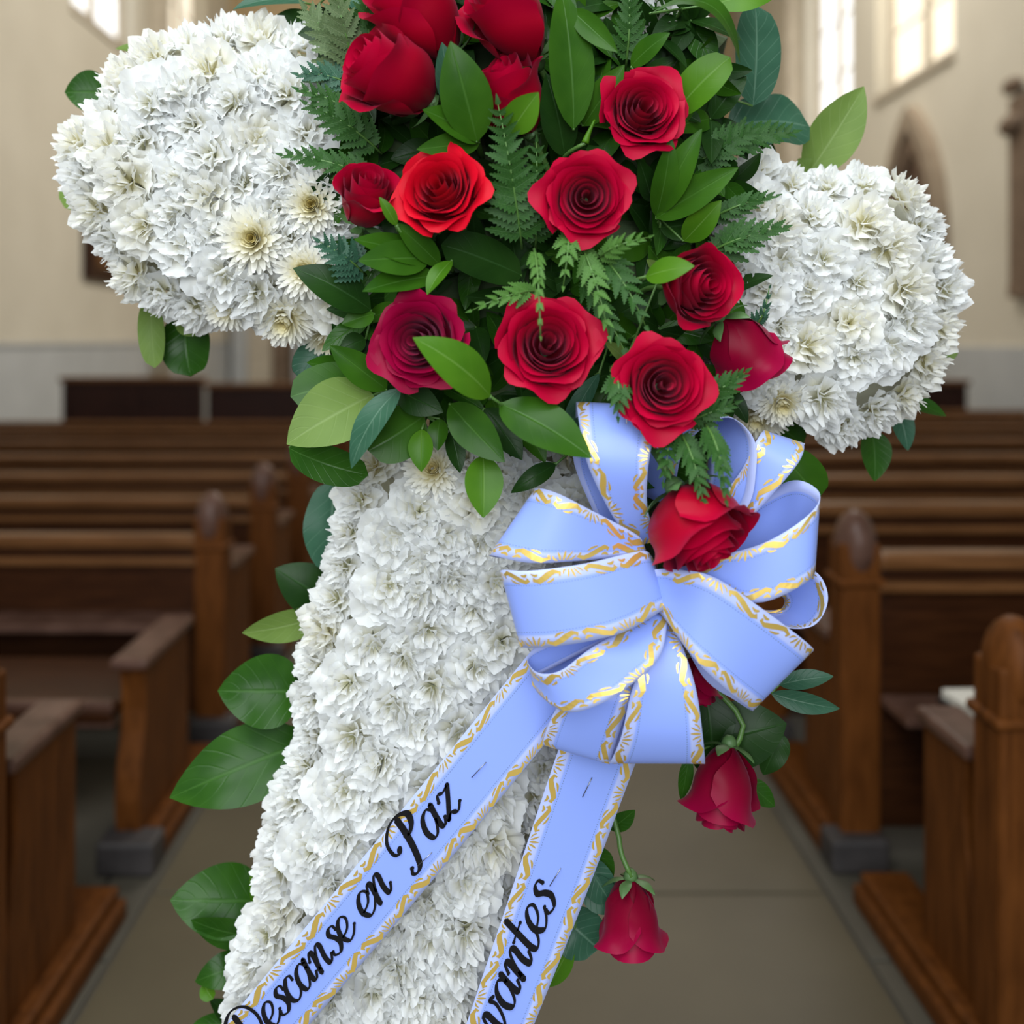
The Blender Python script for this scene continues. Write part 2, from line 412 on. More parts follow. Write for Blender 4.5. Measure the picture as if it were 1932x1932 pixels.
# pointed blind arch on the right wall
def arch_pts(yc, hw, z0, zs, rise, n=14):
    pts = [(yc - hw, z0), (yc - hw, zs)]
    R = (hw * hw + rise * rise) / (2 * hw)
    a1 = math.atan2(rise, -hw + R)
    for i in range(1, n + 1):
        a = a1 * i / n
        pts.append((yc - hw + R - R * math.cos(a), zs + R * math.sin(a)))
    for p in pts[-2::-1][:-0 or None]:
        pts.append((2 * yc - p[0], p[1]))
    return pts
def arch_ring(outer, inner, x0, x1, mat, name, parent=None):
    n = len(outer); vs = []
    for x in (x0, x1):
        for ring in (outer, inner):
            vs += [(x, p[0], p[1]) for p in ring]
    f = []
    for i in range(n - 1):
        f += [(i, i + 1, n + i + 1, n + i), (2 * n + i, 3 * n + i, 3 * n + i + 1, 2 * n + i + 1),
              (i, 2 * n + i, 2 * n + i + 1, i + 1), (n + i, n + i + 1, 3 * n + i + 1, 3 * n + i)]
    return link(name, mesh_data(name, vs, f, mat, None, False), parent)
niche = empty('wall_niche', (0, 0, 0))
tag(niche, 'pointed brown stone arch set into the cream wall below the high windows', 'niche')
o1 = arch_pts(11.55, .82, 1.48, 2.6, 1.60); o2 = arch_pts(11.55, .66, 1.48, 2.6, 1.34); o3 = arch_pts(11.55, .50, 1.48, 2.6, 1.08)
arch_ring(o1, o2, XW - .14, XW, M['stone_mid'], 'outer_moulding', niche)
arch_ring(o2, o3, XW - .09, XW, M['stone_brown'], 'inner_moulding', niche)
bm = bmesh.new(); prism_bm(bm, o3, XW - .02, XW - .005); bm_obj('recess', bm, M['stone_brown'], niche)
for yy in (11.3, 11.55, 11.8):
    bm = bmesh.new(); box_bm(bm, XW - .06, XW - .02, yy - .04, yy + .04, 1.48, 3.5 if yy == 11.55 else 3.2, .01); bm_obj('mullion', bm, M['wood_worn'], niche)
# carved frame further along the right wall, cut by the edge of the photo
cf = empty('carved_frame', (0, 0, 0)); tag(cf, 'dark carved wooden frame on the cream wall at the very edge of view', 'frame')
bm = bmesh.new()
for z0, z1, d in ((2.0, 3.75, .03), (1.9, 2.02, .05)): box_bm(bm, XW - .08, XW, 9.05 - d, 9.37 + d, z0, z1, .01)
bm_obj('panel', bm, M['stone_brown'], cf)
for zz, r in ((3.86, .13), (3.5, .17)):
    bm = bmesh.new(); bmesh.ops.create_uvsphere(bm, u_segments=12, v_segments=8, radius=r, matrix=Matrix.Translation((XW - .08, 9.33, zz)) @ Matrix.Diagonal((.5, 1.2, .6, 1))); bm_obj('finial', bm, M['stone_brown'], cf, True)
# framed board on the left wall
nb = empty('notice_board', (0, 0, 0)); tag(nb, 'dark framed board hanging on the cream wall beside the white flowers', 'board')
bm = bmesh.new(); box_bm(bm, XWL, XWL + .09, 12.6, 14.9, 2.28, 3.45, .02); bm_obj('frame', bm, M['wood_dark'], nb)
bm = bmesh.new(); box_bm(bm, XWL + .09, XWL + .11, 12.85, 14.7, 2.45, 3.3, .01); bm_obj('panel', bm, M['wood_rail'], nb)
# doorway in the back wall
bm = bmesh.new(); box_bm(bm, -4.9, -4.62, YE - .3, YE, 0, 2.2, .03); box_bm(bm, -4.9, -3.4, YE - .3, YE, 2.2, 2.5, .03); box_bm(bm, -3.68, -3.4, YE - .3, YE, 0, 2.2, .03)
dr = struct('door_1', bm, M['dado'])
bm = bmesh.new(); box_bm(bm, -4.62, -4.16, YE - .06, YE - .01, 0, 2.2, .01); bm_obj('door_leaf', bm, M['stone'], dr)
bm = bmesh.new(); box_bm(bm, -4.14, -3.68, YE - .06, YE - .01, 0, 2.2, .01); bm_obj('door_leaf', bm, M['stone_brown'], dr)

# screens behind the last pews
def screen(name, x0, x1, y, z, lab, step=None):
    s = empty(name, (0, 0, 0)); tag(s, lab, 'screen')
    bm = bmesh.new(); box_bm(bm, x0, x1, y, y + .08, 0, z - .05, .01); bm_obj('panel', bm, M['wood_dark'], s)
    bm = bmesh.new(); box_bm(bm, x0 - .03, x1 + .03, y - .04, y + .10, z - .05, z, .012); bm_obj('top_rail', bm, M['wood_rail'], s)
    n = max(2, int((x1 - x0) / .8))
    for k in range(n + 1):
        xx = x0 + (x1 - x0) * k / n
        bm = bmesh.new(); box_bm(bm, max(x0, xx - .05), min(x1, xx + .05), y - .025, y, 0, z - .05, .01); bm_obj('stile', bm, M['wood_dark'], s)
screen('wooden_screen', -4.07, -2.72, 9.8, 1.15, 'taller dark wooden screen behind the last pew beside the aisle')
screen('wooden_screen', -2.66, -1.2, 9.8, 1.09, 'lower dark wooden screen joining the taller one behind the pews')
screen('wooden_screen', 3.6, 4.72, 9.8, 1.12, 'dark wooden screen by the wall under the small white flower arm')

# ------------------------------------------------------------------ pews
def pew(side, d, x_in, x_out, rail, post, lab, low=False, prof=0.0):
    s = side
    r = empty('pew', (s * x_in, d, 0)); tag(r, lab, 'pew', 'wooden pews along the aisle')
    def X(a): return s * (a - x_in)          # local coordinates
    def bx(a0, a1, *rest): a, b = sorted((X(a0), X(a1))); return (a, b, *rest)
    def part(name, mat, boxes, bev=.008, parent=r, smooth=False):
        bm = bmesh.new()
        for q in boxes: box_bm(bm, *q, bev)
        return bm_obj(name, bm, mat, parent, smooth)
    w = .11
    if not low:
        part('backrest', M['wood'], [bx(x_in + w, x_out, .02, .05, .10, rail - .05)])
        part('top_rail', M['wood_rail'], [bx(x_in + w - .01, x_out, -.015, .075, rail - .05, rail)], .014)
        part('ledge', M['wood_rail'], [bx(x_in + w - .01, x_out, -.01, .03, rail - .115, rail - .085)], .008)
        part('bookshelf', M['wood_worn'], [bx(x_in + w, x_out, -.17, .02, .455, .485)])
        part('end_post', M['wood_end'], [bx(x_in - .005, x_in + w, .0, .115, .0, post - .08)], .012)
        # carved rounded cap
        bm = bmesh.new()
        bmesh.ops.create_uvsphere(bm, u_segments=14, v_segments=10, radius=1.0, matrix=Matrix.Translation((X(x_in + w / 2 - .002), .057, post - .095)) @ Matrix.Diagonal((.060, .074, .105, 1)))
        bm_obj('carved_cap', bm, M['wood_end'] if d < 2.2 else M['wood_worn'], r, True)
        part('cap_collar', M['wood_end'], [bx(x_in - .016, x_in + w + .01, -.01, .126, post - .205, post - .18)], .01)
    # end panel with an S-curved edge against the post
    y0, y1, h = .115, (.50 if s < 0 else .385), .60 if not low else .55
    if low: y0 = .0
    pr = [(y0 + .035, .0), (y1, .0), (y1, h), (y0 + .06, h)]
    for k in range(1, 9):
        t = k / 9.0
        pr.append((y0 + .045 + .028 * math.sin(t * 2 * PI + .4), h * (1 - t)))
    bm = bmesh.new(); prism_bm(bm, pr, *sorted((X(x_in + .012), X(x_in + .085))), .006); bm_obj('end_panel', bm, M['wood_end'], r)
    part('armrest', M['wood_worn'], [bx(x_in - .005, x_in + .105, y0 + .03, y1 + .015, h, h + .035)], .014)
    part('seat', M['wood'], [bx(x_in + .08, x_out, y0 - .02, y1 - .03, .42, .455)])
    part('seat_front', M['wood_worn'], [bx(x_in + .08, x_out, y1 - .03, y1 - .005, .40, .46)] if not low else [bx(x_in + .08, x_out, -.01, .03, .40, .475)])
    part('base_runner', M['wood_end'], [bx(x_in - .045, x_in + .12, -.02, .69, .0, .055), bx(x_in - .025, x_in + .105, -.01, .69, .055, .085)], .01)
    part('foot_block', M['block'], [bx(x_in - .05, x_in + .115, -.05, .06, .0, .095)], .012)
    part('support', M['wood'], [bx(x_out - 1.2, x_out - 1.15, .05, y1 - .05, 0, .42)])
    return r

XL, XR = 0.965, 1.035
ordl = ['nearest', 'second', 'third', 'fourth', 'fifth', 'sixth', 'seventh', 'eighth', 'ninth']
pew(-1, 1.93, XL, 3.2, .775, .92, 'wooden pew end with scrolled edge, nearest on the side of the large white flower arm')
pew(-1, 2.86, XL, 3.4, .775, .92, 'low backless wooden pew with worn armrest and dark foot block by the tiled aisle', low=True)
for i in range(7):
    d = 3.76 + .9 * i
    pew(-1, d, XL, 4.85, .775 if i < 2 else .765, .92,
        'brown wooden pew with carved post, %s tall one behind the low backless pew' % ['first', 'second', 'third', 'fourth', 'fifth', 'sixth', 'seventh'][i])
for i in range(9):
    d = 2.0 + .875 * i
    pew(1, d, XR, 4.9, .895 if i < 3 else .88, 1.0 if i else .93,
        'brown wooden pew with carved post, %s row on the aisle side under the ribbon bow' % ordl[i])
# book lying on the shelf of the second pew
bk = empty('hymn_book', (0, 0, 0)); tag(bk, 'open white-paged book lying by the worn armrest of the nearest bow-side pew', 'book')
bm = bmesh.new(); box_bm(bm, -.075, .075, -.11, .11, 0, .006); bm_obj('cover', bm, M['hymnal'], bk)
bm = bmesh.new(); box_bm(bm, -.07, .07, -.105, .105, .006, .03, .004); bm_obj('pages', bm, M['paper'], bk)
bk.location = (1.245, 2.46, .586); bk.rotation_euler = (0.0, 0.0, 0.05)
rest = empty('book_rest', (1.265, 2.46, 0)); tag(rest, 'small wooden rest holding the white-paged book beside the armrest', 'stand')
bm = bmesh.new(); box_bm(bm, -.10, .14, -.12, .12, -.0 + .555, .585, .006); bm_obj('top', bm, M['wood_dark'], rest)
bm = bmesh.new(); box_bm(bm, -.02, .02, -.02, .02, 0, .555, .004); bm_obj('leg', bm, M['wood_dark'], rest)

# ------------------------------------------------------------------ floral cross: base, easel, white flowers
DB = 1.20
PADS = {
 'large_arm': [(180,205),(215,130),(300,72),(400,46),(500,50),(575,62),(640,90),(720,180),(760,350),(750,500),(720,600),(660,650),(540,645),(430,625),(340,605),(250,560),(205,500),(165,430),(122,330),(122,260)],
 'small_arm': [(1330,340),(1420,290),(1520,325),(1630,318),(1720,348),(1768,415),(1762,455),(1812,540),(1800,625),(1765,720),(1720,775),(1600,838),(1530,832),(1440,805),(1370,770),(1290,650),(1280,450)],
 'upright': [(690,850),(640,950),(615,1080),(578,1200),(560,1300),(565,1400),(525,1490),(493,1590),(500,1700),(455,1790),(440,1900),(415,1990),(395,2100),(850,2100),(915,1990),(955,1850),(1005,1650),(1060,1450),(1120,1250),(1180,1050),(1180,900),(1050,800),(880,770)],
 'head': [(1060,-230),(1330,-230),(1325,40),(1290,110),(1220,130),(1100,120)],
}
def inside(p, poly):
    c = False; n = len(poly)
    for i in range(n):
        (x1, y1), (x2, y2) = poly[i], poly[(i + 1) % n]
        if (y1 > p[1]) != (y2 > p[1]) and p[0] < (x2 - x1) * (p[1] - y1) / (y2 - y1) + x1: c = not c
    return c
def edge_dist(p, poly):
    best = 1e9; g = (0, 0); n = len(poly)
    for i in range(n):
        (x1, y1), (x2, y2) = poly[i], poly[(i + 1) % n]
        dx, dy = x2 - x1, y2 - y1
        t = max(0, min(1, ((p[0] - x1) * dx + (p[1] - y1) * dy) / (dx * dx + dy * dy)))
        qx, qy = x1 + t * dx, y1 + t * dy
        d = math.hypot(p[0] - qx, p[1] - qy)
        if d < best:
            best = d; g = ((qx - p[0]) / (d + 1e-6), (qy - p[1]) / (d + 1e-6))
    return best, g
RIM = 150.0
def bulge(ed): 
    t = min(1.0, ed / RIM)
    return 0.105 * math.sqrt(max(0, 1 - (1 - t) ** 2))

cross = empty('floral_cross', P(976, 448, DB + .03))
tag(cross, 'foam cross on an easel that carries the white, red and green flowers', 'flower stand')
cl = cross.location.copy()
def inset(poly, k):
    cx = sum(p[0] for p in poly) / len(poly); cy = sum(p[1] for p in poly) / len(poly)
    out = []
    n = len(poly)
    for i, p in enumerate(poly):
        a, b = poly[i - 1], poly[(i + 1) % n]
        tx, ty = b[0] - a[0], b[1] - a[1]; l = math.hypot(tx, ty)
        nx, ny = -ty / l, tx / l
        if nx * (cx - p[0]) + ny * (cy - p[1]) < 0: nx, ny = -nx, -ny
        out.append((p[0] + nx * k, p[1] + ny * k))
    return out
def foam(name, poly, mat, d0, d1):
    bm = bmesh.new()
    # px polygons run clockwise on screen; build front and back rings and a domed front
    a = [bm.verts.new(P(*p, d1) - cl) for p in inset(poly, 40)]
    b = [bm.verts.new(P(*p, (d0 + d1) / 2) - cl) for p in inset(poly, 44)]
    c = [bm.verts.new(P(*p, d0) - cl) for p in inset(poly, 92)]
    n = len(poly)
    bm.faces.new(a); bm.faces.new(c)
    for u, v in ((a, b), (b, c)):
        for i in range(n): bm.faces.new((u[i], u[(i + 1) % n], v[(i + 1) % n], v[i]))
    bmesh.ops.recalc_face_normals(bm, faces=bm.faces[:])
    return bm_obj(name, bm, mat, cross)
for nm, poly in PADS.items():
    foam('foam_' + nm, poly, M['foam_white'], DB - .06, DB + .02)
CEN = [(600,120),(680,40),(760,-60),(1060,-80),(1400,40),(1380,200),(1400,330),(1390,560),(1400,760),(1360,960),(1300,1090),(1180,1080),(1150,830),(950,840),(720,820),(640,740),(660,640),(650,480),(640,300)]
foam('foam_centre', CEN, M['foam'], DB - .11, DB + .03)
# easel: mast and three feet below the frame
def tube_part(name, pts, r, mat, parent, off=Vector((0, 0, 0)), n=None, sides=8):
    vs, f = tube([Vector(p) - off for p in pts], r, sides, n)
    return link(name, mesh_data(name, vs, f, mat), parent)
btm = P(620, 2080, DB + .03)
tube_part('mast', [P(1000, 300, DB + .06), P(620, 2080, DB + .05), Vector((btm.x - .02, DB + .12, .02))], .012, M['easel'], cross, cl)
for dx, dy in ((-.25, -.12), (.25, -.12), (0, .30)):
    tube_part('foot', [Vector((btm.x, DB + .1, .55)), Vector((btm.x + dx, DB + .12 + dy, .012))], .009, M['easel'], cross, cl)

# ---- carnation and chrysanthemum prototypes
def ruffle(n, r0, r1, z0, z1, hw, seed, amp, cup, ser=.022, nu=15, nv=7):
    rnd = random.Random(seed); V = []; Fc = []; U = []
    for k in range(n):
        a0 = 2 * PI * (k + rnd.uniform(-.25, .25)) / n
        ph = rnd.uniform(0, 6.3); fr = rnd.uniform(3.2, 5.2); zo = rnd.uniform(-.08, .08); R = r1 * rnd.uniform(.86, 1.1); amp_k = amp * rnd.uniform(.7, 1.3)
        off = len(V)
        for j in range(nv):
            v = j / (nv - 1)
            for i in range(nu):
                u = i / (nu - 1) * 2 - 1
                w = hw * (.25 + .75 * v ** .8)
                a = a0 + u * w
                r = r0 + (R - r0) * v * (1 - .18 * u * u * v)
                if j == nv - 1: r += ser * R * (1 if i % 2 else -1)
                z = z0 + zo * v + (z1 - z0) * v ** cup + amp_k * v * v * math.sin(fr * u + ph) + .5 * amp_k * v * v * math.sin(2.3 * fr * u + ph * 2)
                rr = r + .35 * amp_k * v * v * math.cos(fr * u + ph)
                V.append((rr * math.cos(a), rr * math.sin(a), z)); U.append((i / (nu - 1), v))
        Fc += grid_faces(nu, nv, off)
    return V, Fc, U
def join(*parts):
    V, Fc, U = [], [], []
    for v, f, u in parts:
        o = len(V); V += v; Fc += [tuple(i + o for i in q) for q in f]; U += u
    return V, Fc, U
CARN = []
for k in range(7):
    outer = join(ruffle(6, .06, 1.0, -.05, .16, .80, 10 * k + 1, .12, 1.4), ruffle(6, .05, .86, .02, .40, .78, 10 * k + 2, .15, 1.2))
    inner = join(ruffle(6, .04, .64, .05, .56, .80, 10 * k + 3, .17, 1.0), ruffle(5, .03, .42, .08, .68, .85, 10 * k + 4, .16, .9), ruffle(4, .02, .20, .1, .72, 1.0, 10 * k + 5, .12, .8))
    mt = M['cream_petal'] if k == 2 else M['white_petal']
    CARN.append((mesh_data('outer_petals', *outer[:2], mt, outer[2]), mesh_data('centre_petals', *inner[:2], mt, inner[2])))
def strap_petals(rows, seed):
    rnd = random.Random(seed); V = []; Fc = []; U = []
    for n, R, zt, curl in rows:
        for k in range(n):
            a = 2 * PI * (k + rnd.uniform(-.3, .3)) / n; R2 = R * rnd.uniform(.9, 1.08); wd = .075 * rnd.uniform(.85, 1.15)
            off = len(V); ca, sa = math.cos(a), math.sin(a); zj = rnd.uniform(-.05, .05)
            for j in range(6):
                v = j / 5; w = wd * (.5 + .7 * math.sin(PI * min(1, .15 + .75 * v))) * (1 if j < 5 else .55)
                r = .04 + R2 * (v - .10 * curl * v ** 3); z = zj * v + zt * v ** 1.1 + curl * .18 * v ** 3
                for i in range(3):
                    u = i - 1
                    V.append((r * ca - u * w * sa, r * sa + u * w * ca, z + .5 * w * abs(u))); U.append((i / 2, v * R ** .5))
            Fc += grid_faces(3, 6, off)
    return V, Fc, U
MUM = []
for k in range(3):
    o = strap_petals([(22, 1.0, .05, .4), (22, .95, .22, .5), (20, .85, .38, .6)], 50 + k)
    i = strap_petals([(18, .68, .50, .8), (14, .48, .55, 1.0), (12, .28, .52, 1.2), (11, .18, .47, 1.0), (9, .11, .43, .8), (7, .05, .40, .6)], 60 + k)
    MUM.append((mesh_data('outer_petals', *o[:2], M['mum_petal'], o[2]), mesh_data('centre_petals', *i[:2], M['mum_petal'], i[2])))

def put_flower(kind, meshes, p, nrm, rad, lab, group):
    q = nrm.to_track_quat('Z', 'Y') @ Quaternion((0, 0, 1), random.uniform(0, 2 * PI))
    r = empty(kind, p, q); r.scale = (rad, rad, rad * random.uniform(.8, 1.0))
    tag(r, lab, 'flower', group)
    link('outer_petals', meshes[0], r); link('centre_petals', meshes[1], r)
    return r
MUMS = [(590, 388, 66), (480, 452, 74), (620, 628, 62), (540, 596, 66), (430, 575, 55), (1432, 778, 62), (1370, 735, 60), (820, 888, 62), (1250, 72, 70), (1290, 20, 60), (575, 510, 60), (1370, 370, 55), (1475, 755, 55)]
def flower_pose(x, y, poly, lift=0.0):
    ed, g = edge_dist((x, y), poly)
    t = min(1.0, ed / RIM)
    tilt = (1 - t) ** 1.2 * 1.0
    n = Vector((g[0] * math.sin(tilt), -math.cos(tilt), -g[1] * math.sin(tilt)))
    return P(x, y, DB - bulge(ed) - lift), n.normalized(), ed
taken = {k: [] for k in PADS}
def place(nm, x, y, ed):
    rim = 'on the rim' if ed < 60 else 'inside'
    if nm == 'large_arm':
        return rim + ', %s of the large white arm' % ('top part' if y < 230 else 'middle' if y < 430 else 'bottom part') + (' near ferns' if x > 500 else ' at outer end' if x < 300 else '')
    if nm == 'small_arm':
        return rim + ', %s of the smaller white arm' % ('top part' if y < 480 else 'middle' if y < 660 else 'bottom part') + (' near roses' if x < 1500 else ' at outer end' if x > 1660 else '')
    if nm == 'head': return 'at the top of the cross behind the leaves'
    return rim + ' of the white upright, ' + ('just under the bouquet' if y < 960 else 'beside upper bow loops' if y < 1130 else 'beside lower bow loops' if y < 1300 else 'above the lettered tail' if x < 880 - (y - 1300) * .85 else 'between or under the tails')
WORDS = {'large_arm': 'the large white arm of the cross', 'small_arm': 'the smaller white arm of the cross', 'upright': 'the white upright behind the ribbon tails', 'head': 'the white top of the cross behind the leaves'}
for (x, y, r) in MUMS:
    for nm, poly in PADS.items():
        if inside((x, y), poly):
            p, n, ed = flower_pose(x, y, poly, .012)
            taken[nm].append((x, y, r))
            i = MUMS.index((x, y, r))
            lab = {0: 'white chrysanthemum with bright yellow centre near the half-open rose on the large arm', 1: 'wide cream chrysanthemum in the middle of the large white arm'}.get(i, 'white strap-petalled chrysanthemum set in ' + WORDS[nm])
            put_flower('chrysanthemum', random.choice(MUM), p, n, r * p.y / F_PX, lab, 'chrysanthemums in the cross')
            break
for nm, poly in PADS.items():
    xs = [p[0] for p in poly]; ys = [p[1] for p in poly]
    pts = []
    def ok(x, y, dm):
        for (a, b) in pts:
            if (a - x) ** 2 + (b - y) ** 2 < dm * dm: return False
        for (a, b, r) in taken[nm]:
            if (a - x) ** 2 + (b - y) ** 2 < (dm * .45 + r * .55) ** 2: return False
        return True
    # a ring round the rim first, then the middle
    for ins, dm in ((38, 56), (85, 62)):
        ring = inset(poly, ins)
        n = len(ring)
        for i in range(n):
            (x1, y1), (x2, y2) = ring[i], ring[(i + 1) % n]
            L = math.hypot(x2 - x1, y2 - y1)
            for k in range(max(1, int(L / 20))):
                t = k / max(1, int(L / 20)); x, y = x1 + (x2 - x1) * t, y1 + (y2 - y1) * t
                if y < 2050 and ok(x, y, dm): pts.append((x, y))
    for _ in range(6000):
        x, y = random.uniform(min(xs), max(xs)), random.uniform(min(ys), max(ys))
        if inside((x, y), poly) and edge_dist((x, y), poly)[0] > 27 and y < 2050 and ok(x, y, 59): pts.append((x, y))
    for (x, y) in pts:
        p, n, ed = flower_pose(x, y, poly)
        n = (n + Vector((random.uniform(-.28, .28), random.uniform(-.1, .1), random.uniform(-.28, .28)))).normalized()
        rp = random.uniform(66, 80) if nm != 'small_arm' else random.uniform(62, 74)
        if ed < 45: rp *= .86
        if nm == 'head': rp *= .9
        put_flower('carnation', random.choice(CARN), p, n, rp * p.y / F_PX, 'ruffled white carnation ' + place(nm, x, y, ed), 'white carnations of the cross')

# ------------------------------------------------------------------ roses
def rose_petal_grid(i, N, kind, rnd):
    s = i / (N - 1)
    if kind == 'open':
        R = .09 + .64 * s ** .80; H = 1.02 - .30 * s; fl = .03 + .30 * s ** 1.6; hw = math.radians(118 - 58 * s)
    elif kind == 'half':
        R = .09 + .60 * s ** .85; H = 1.25 - .22 * s; fl = .02 + .26 * s ** 2.2; hw = math.radians(120 - 52 * s)
    else:
        R = .08 + .55 * s ** .8; H = 1.62 - .14 * s; fl = .01 + .24 * max(0, s - .55) ** 1.2 * 3.3; hw = math.radians(125 - 45 * s)
    a0 = i * 2.39996 + rnd.uniform(-.2, .2); ph = rnd.uniform(0, 6.3); pt = rnd.uniform(.0, .06) * s
    lean = rnd.uniform(.92, 1.08); H *= rnd.uniform(.95, 1.04)
    nu, nv = 15, 11
    V, U = [], []
    for j in range(nv):
        v = j / (nv - 1)
        for k in range(nu):
            u = k / (nu - 1) * 2 - 1
            w = hw * (.45 + .55 * math.sin(PI / 2 * min(1, v * 1.5)))
            a = a0 + u * w
            hh = H * (1 - .34 * abs(u) ** 3.0 * (0.45 + .55 * s)) + pt * (1 - abs(u)) * v ** 3
            prof = .16 + .84 * math.sin(PI / 2 * min(1, v / .62)) ** .85
            if kind != 'open': prof *= 1 - .16 * s * max(0, v - .6) ** 1.0
            r = R * lean * prof * (1 + .11 * u)
            f = max(0, (v - .58) / .42) ** 2
            wob = 1 + .35 * s * math.sin(2.1 * u * PI + ph)
            r += fl * f * wob * (1 - .62 * u * u)
            z = hh * v - fl * .55 * f * wob * (1 - .5 * u * u)
            V.append((r * math.cos(a), r * math.sin(a), z)); U.append((k / (nu - 1), v))
    return V, grid_faces(nu, nv), U
ROSE = {}; ROSES = []
for kind, N in (('open', 22), ('half', 19), ('bud', 15)):
    for var in range(2):
        rnd = random.Random(hash((N, var)) % 1000)
        ROSE[kind, var] = [rose_petal_grid(i, N, kind, rnd) for i in range(N)]
ROSE_ME = {}
def rose_meshes(kind, var, mat):
    key = (kind, var, mat)
    if key not in ROSE_ME:
        ROSE_ME[key] = [mesh_data('petal', v, f, M[mat], u) for v, f, u in ROSE[kind, var]]
    return ROSE_ME[key]
# sepals, hip
def sepal_grid():
    V, U = [], []
    for j in range(7):
        v = j / 6
        for i in range(3):
            u = i - 1; w = .13 * math.sin(PI * (.12 + .88 * v)) + .005
            V.append((.10 + .55 * v ** .8, u * w, -.02 - .02 * v + .22 * v ** 2 + .03 * abs(u))); U.append((i / 2, v))
    return V, grid_faces(3, 7), U
sv, sf, su_ = sepal_grid()
SEPAL = mesh_data('sepal', sv, sf, M['sepal'], su_)
hv, hf = tube([(0, 0, -.20), (0, 0, -.12), (0, 0, 0), (0, 0, .06)], [.07, .14, .17, .10], 10)
HIP = mesh_data('hip', hv, hf, M['sepal'])
def rose(px, py, d, rpx, axis, kind, lab, mat='rose', var=0, roll=0.0, stem=None, sepals=True, shift=0.55):
    """px, py = centre of the bloom in the photo frame; axis = way it opens (x, toward camera, up)"""
    R = rpx * d / F_PX
    ax = Vector((axis[0], -axis[1], axis[2])).normalized()
    c = P(px, py, d)
    H = {'open': .72, 'half': 1.0, 'bud': 1.4}[kind]
    base = c - ax * R * H * shift
    q = ax.to_track_quat('Z', 'Y') @ Quaternion((0, 0, 1), roll)
    r = empty('rose', base, q); r.scale = (R, R, R)
    tag(r, lab, 'rose', 'red roses of the cross'); ROSES.append((px, py, lab))
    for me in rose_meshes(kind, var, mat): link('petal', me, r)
    link('hip', HIP, r)
    if sepals:
        for k in range(5):
            o = link('sepal', SEPAL, r); o.rotation_euler = (0, 0, 2 * PI * k / 5 + .3)
    pts = stem if stem else [base, base - ax * .05, base - ax * .07 + Vector((0, .05, -.02))]
    qi = q.inverted()
    pl = [qi @ (Vector(p) - base) / R for p in pts]
    vs, f = tube(pl, .06, 7, 8)
    link('stem', mesh_data('stem', vs, f, M['stem']), r)
    return r
rose(785, 22, 1.00, 122, (-.55, .35, .62), 'bud', 'smooth round red rosebud at the very top cut by the frame', 'rose', 0, .4, shift=.62)
rose(968, 40, 1.00, 112, (-.45, .40, .65), 'bud', 'deep red rosebud with glossy side beside the topmost rose', 'rose', 1, 1.0)
rose(745, 148, .985, 112, (-.72, .52, .34), 'bud', 'plump red rosebud opening toward the large white arm', 'rose', 0, 2.0)
rose(972, 188, 1.01, 96, (-.35, .45, .62), 'bud', 'red rosebud half covered by two upright green leaves', 'rose', 1, .2)
rose(1208, 215, 1.00, 92, (.08, .93, .15), 'open', 'open red rose facing forward beside a small green bud', 'rose', 0, .7)
rose(690, 378, 1.00, 78, (.15, .62, .55), 'bud', 'small red rose squeezed between white chrysanthemum and bright red rose', 'rose', 1, 2.6)
rose(835, 366, .975, 96, (-.22, .86, .28), 'open', 'brightest scarlet red rose opening upward in the middle', 'rose_bright', 1, 1.7)
rose(1106, 375, .965, 94, (-.05, .97, -.02), 'open', 'pinkish red rose in full face with a tight spiral centre', 'rose', 0, 2.9)
rose(1305, 540, .985, 96, (.42, .82, .0), 'half', 'red rose turned aside with a green leaf lying across its petals', 'rose', 0, .9)
rose(797, 645, .98, 100, (-.22, .88, .05), 'open', 'dark crimson rose with a bright leaf covering its lower edge', 'rose_dark', 1, 3.6)
rose(1031, 655, .965, 104, (.04, .93, .22), 'open', 'large red rose with a fern tip hanging over its centre', 'rose', 1, .3)
rose(1248, 727, .95, 100, (.02, .96, .10), 'open', 'large red rose directly above the ribbon bow', 'rose', 0, 4.4)
rose(1402, 655, 1.02, 92, (.45, -.12, -.55), 'bud', 'dark crimson rosebud hanging backward against the smaller white arm', 'rose_dark', 1, 1.2)
rose(1314, 988, .955, 128, (.35, .40, -.66), 'half', 'red rose nested in the middle of the ribbon bow', 'rose', 1, 2.2, shift=.6)
rose(1420, 1030, 1.05, 52, (.3, .3, -.5), 'bud', 'red rosebud mostly hidden behind the ribbon loops', 'rose_dark', 0, .4)
rose(1318, 1280, 1.06, 58, (-.1, .3, -.8), 'bud', 'red rosebud peeping out under the lowest ribbon loop', 'rose_dark', 0, .4)
rose(1365, 1480, 1.06, 92, (-.18, .22, -.85), 'bud', 'drooping pinkish red rose below the bow over the aisle', 'rose_dark', 0, 2.4, stem=[P(1385, 1415, 1.07), P(1400, 1360, 1.08), P(1330, 1280, 1.1), P(1200, 1150, 1.13)])
rose(1194, 1725, 1.07, 84, (.04, .12, -.95), 'bud', 'lowest drooping red rose hanging from a bare green stem', 'rose_dark', 1, .8, stem=[P(1192, 1655, 1.07), P(1172, 1610, 1.08), P(1163, 1560, 1.09), P(1120, 1420, 1.13)])
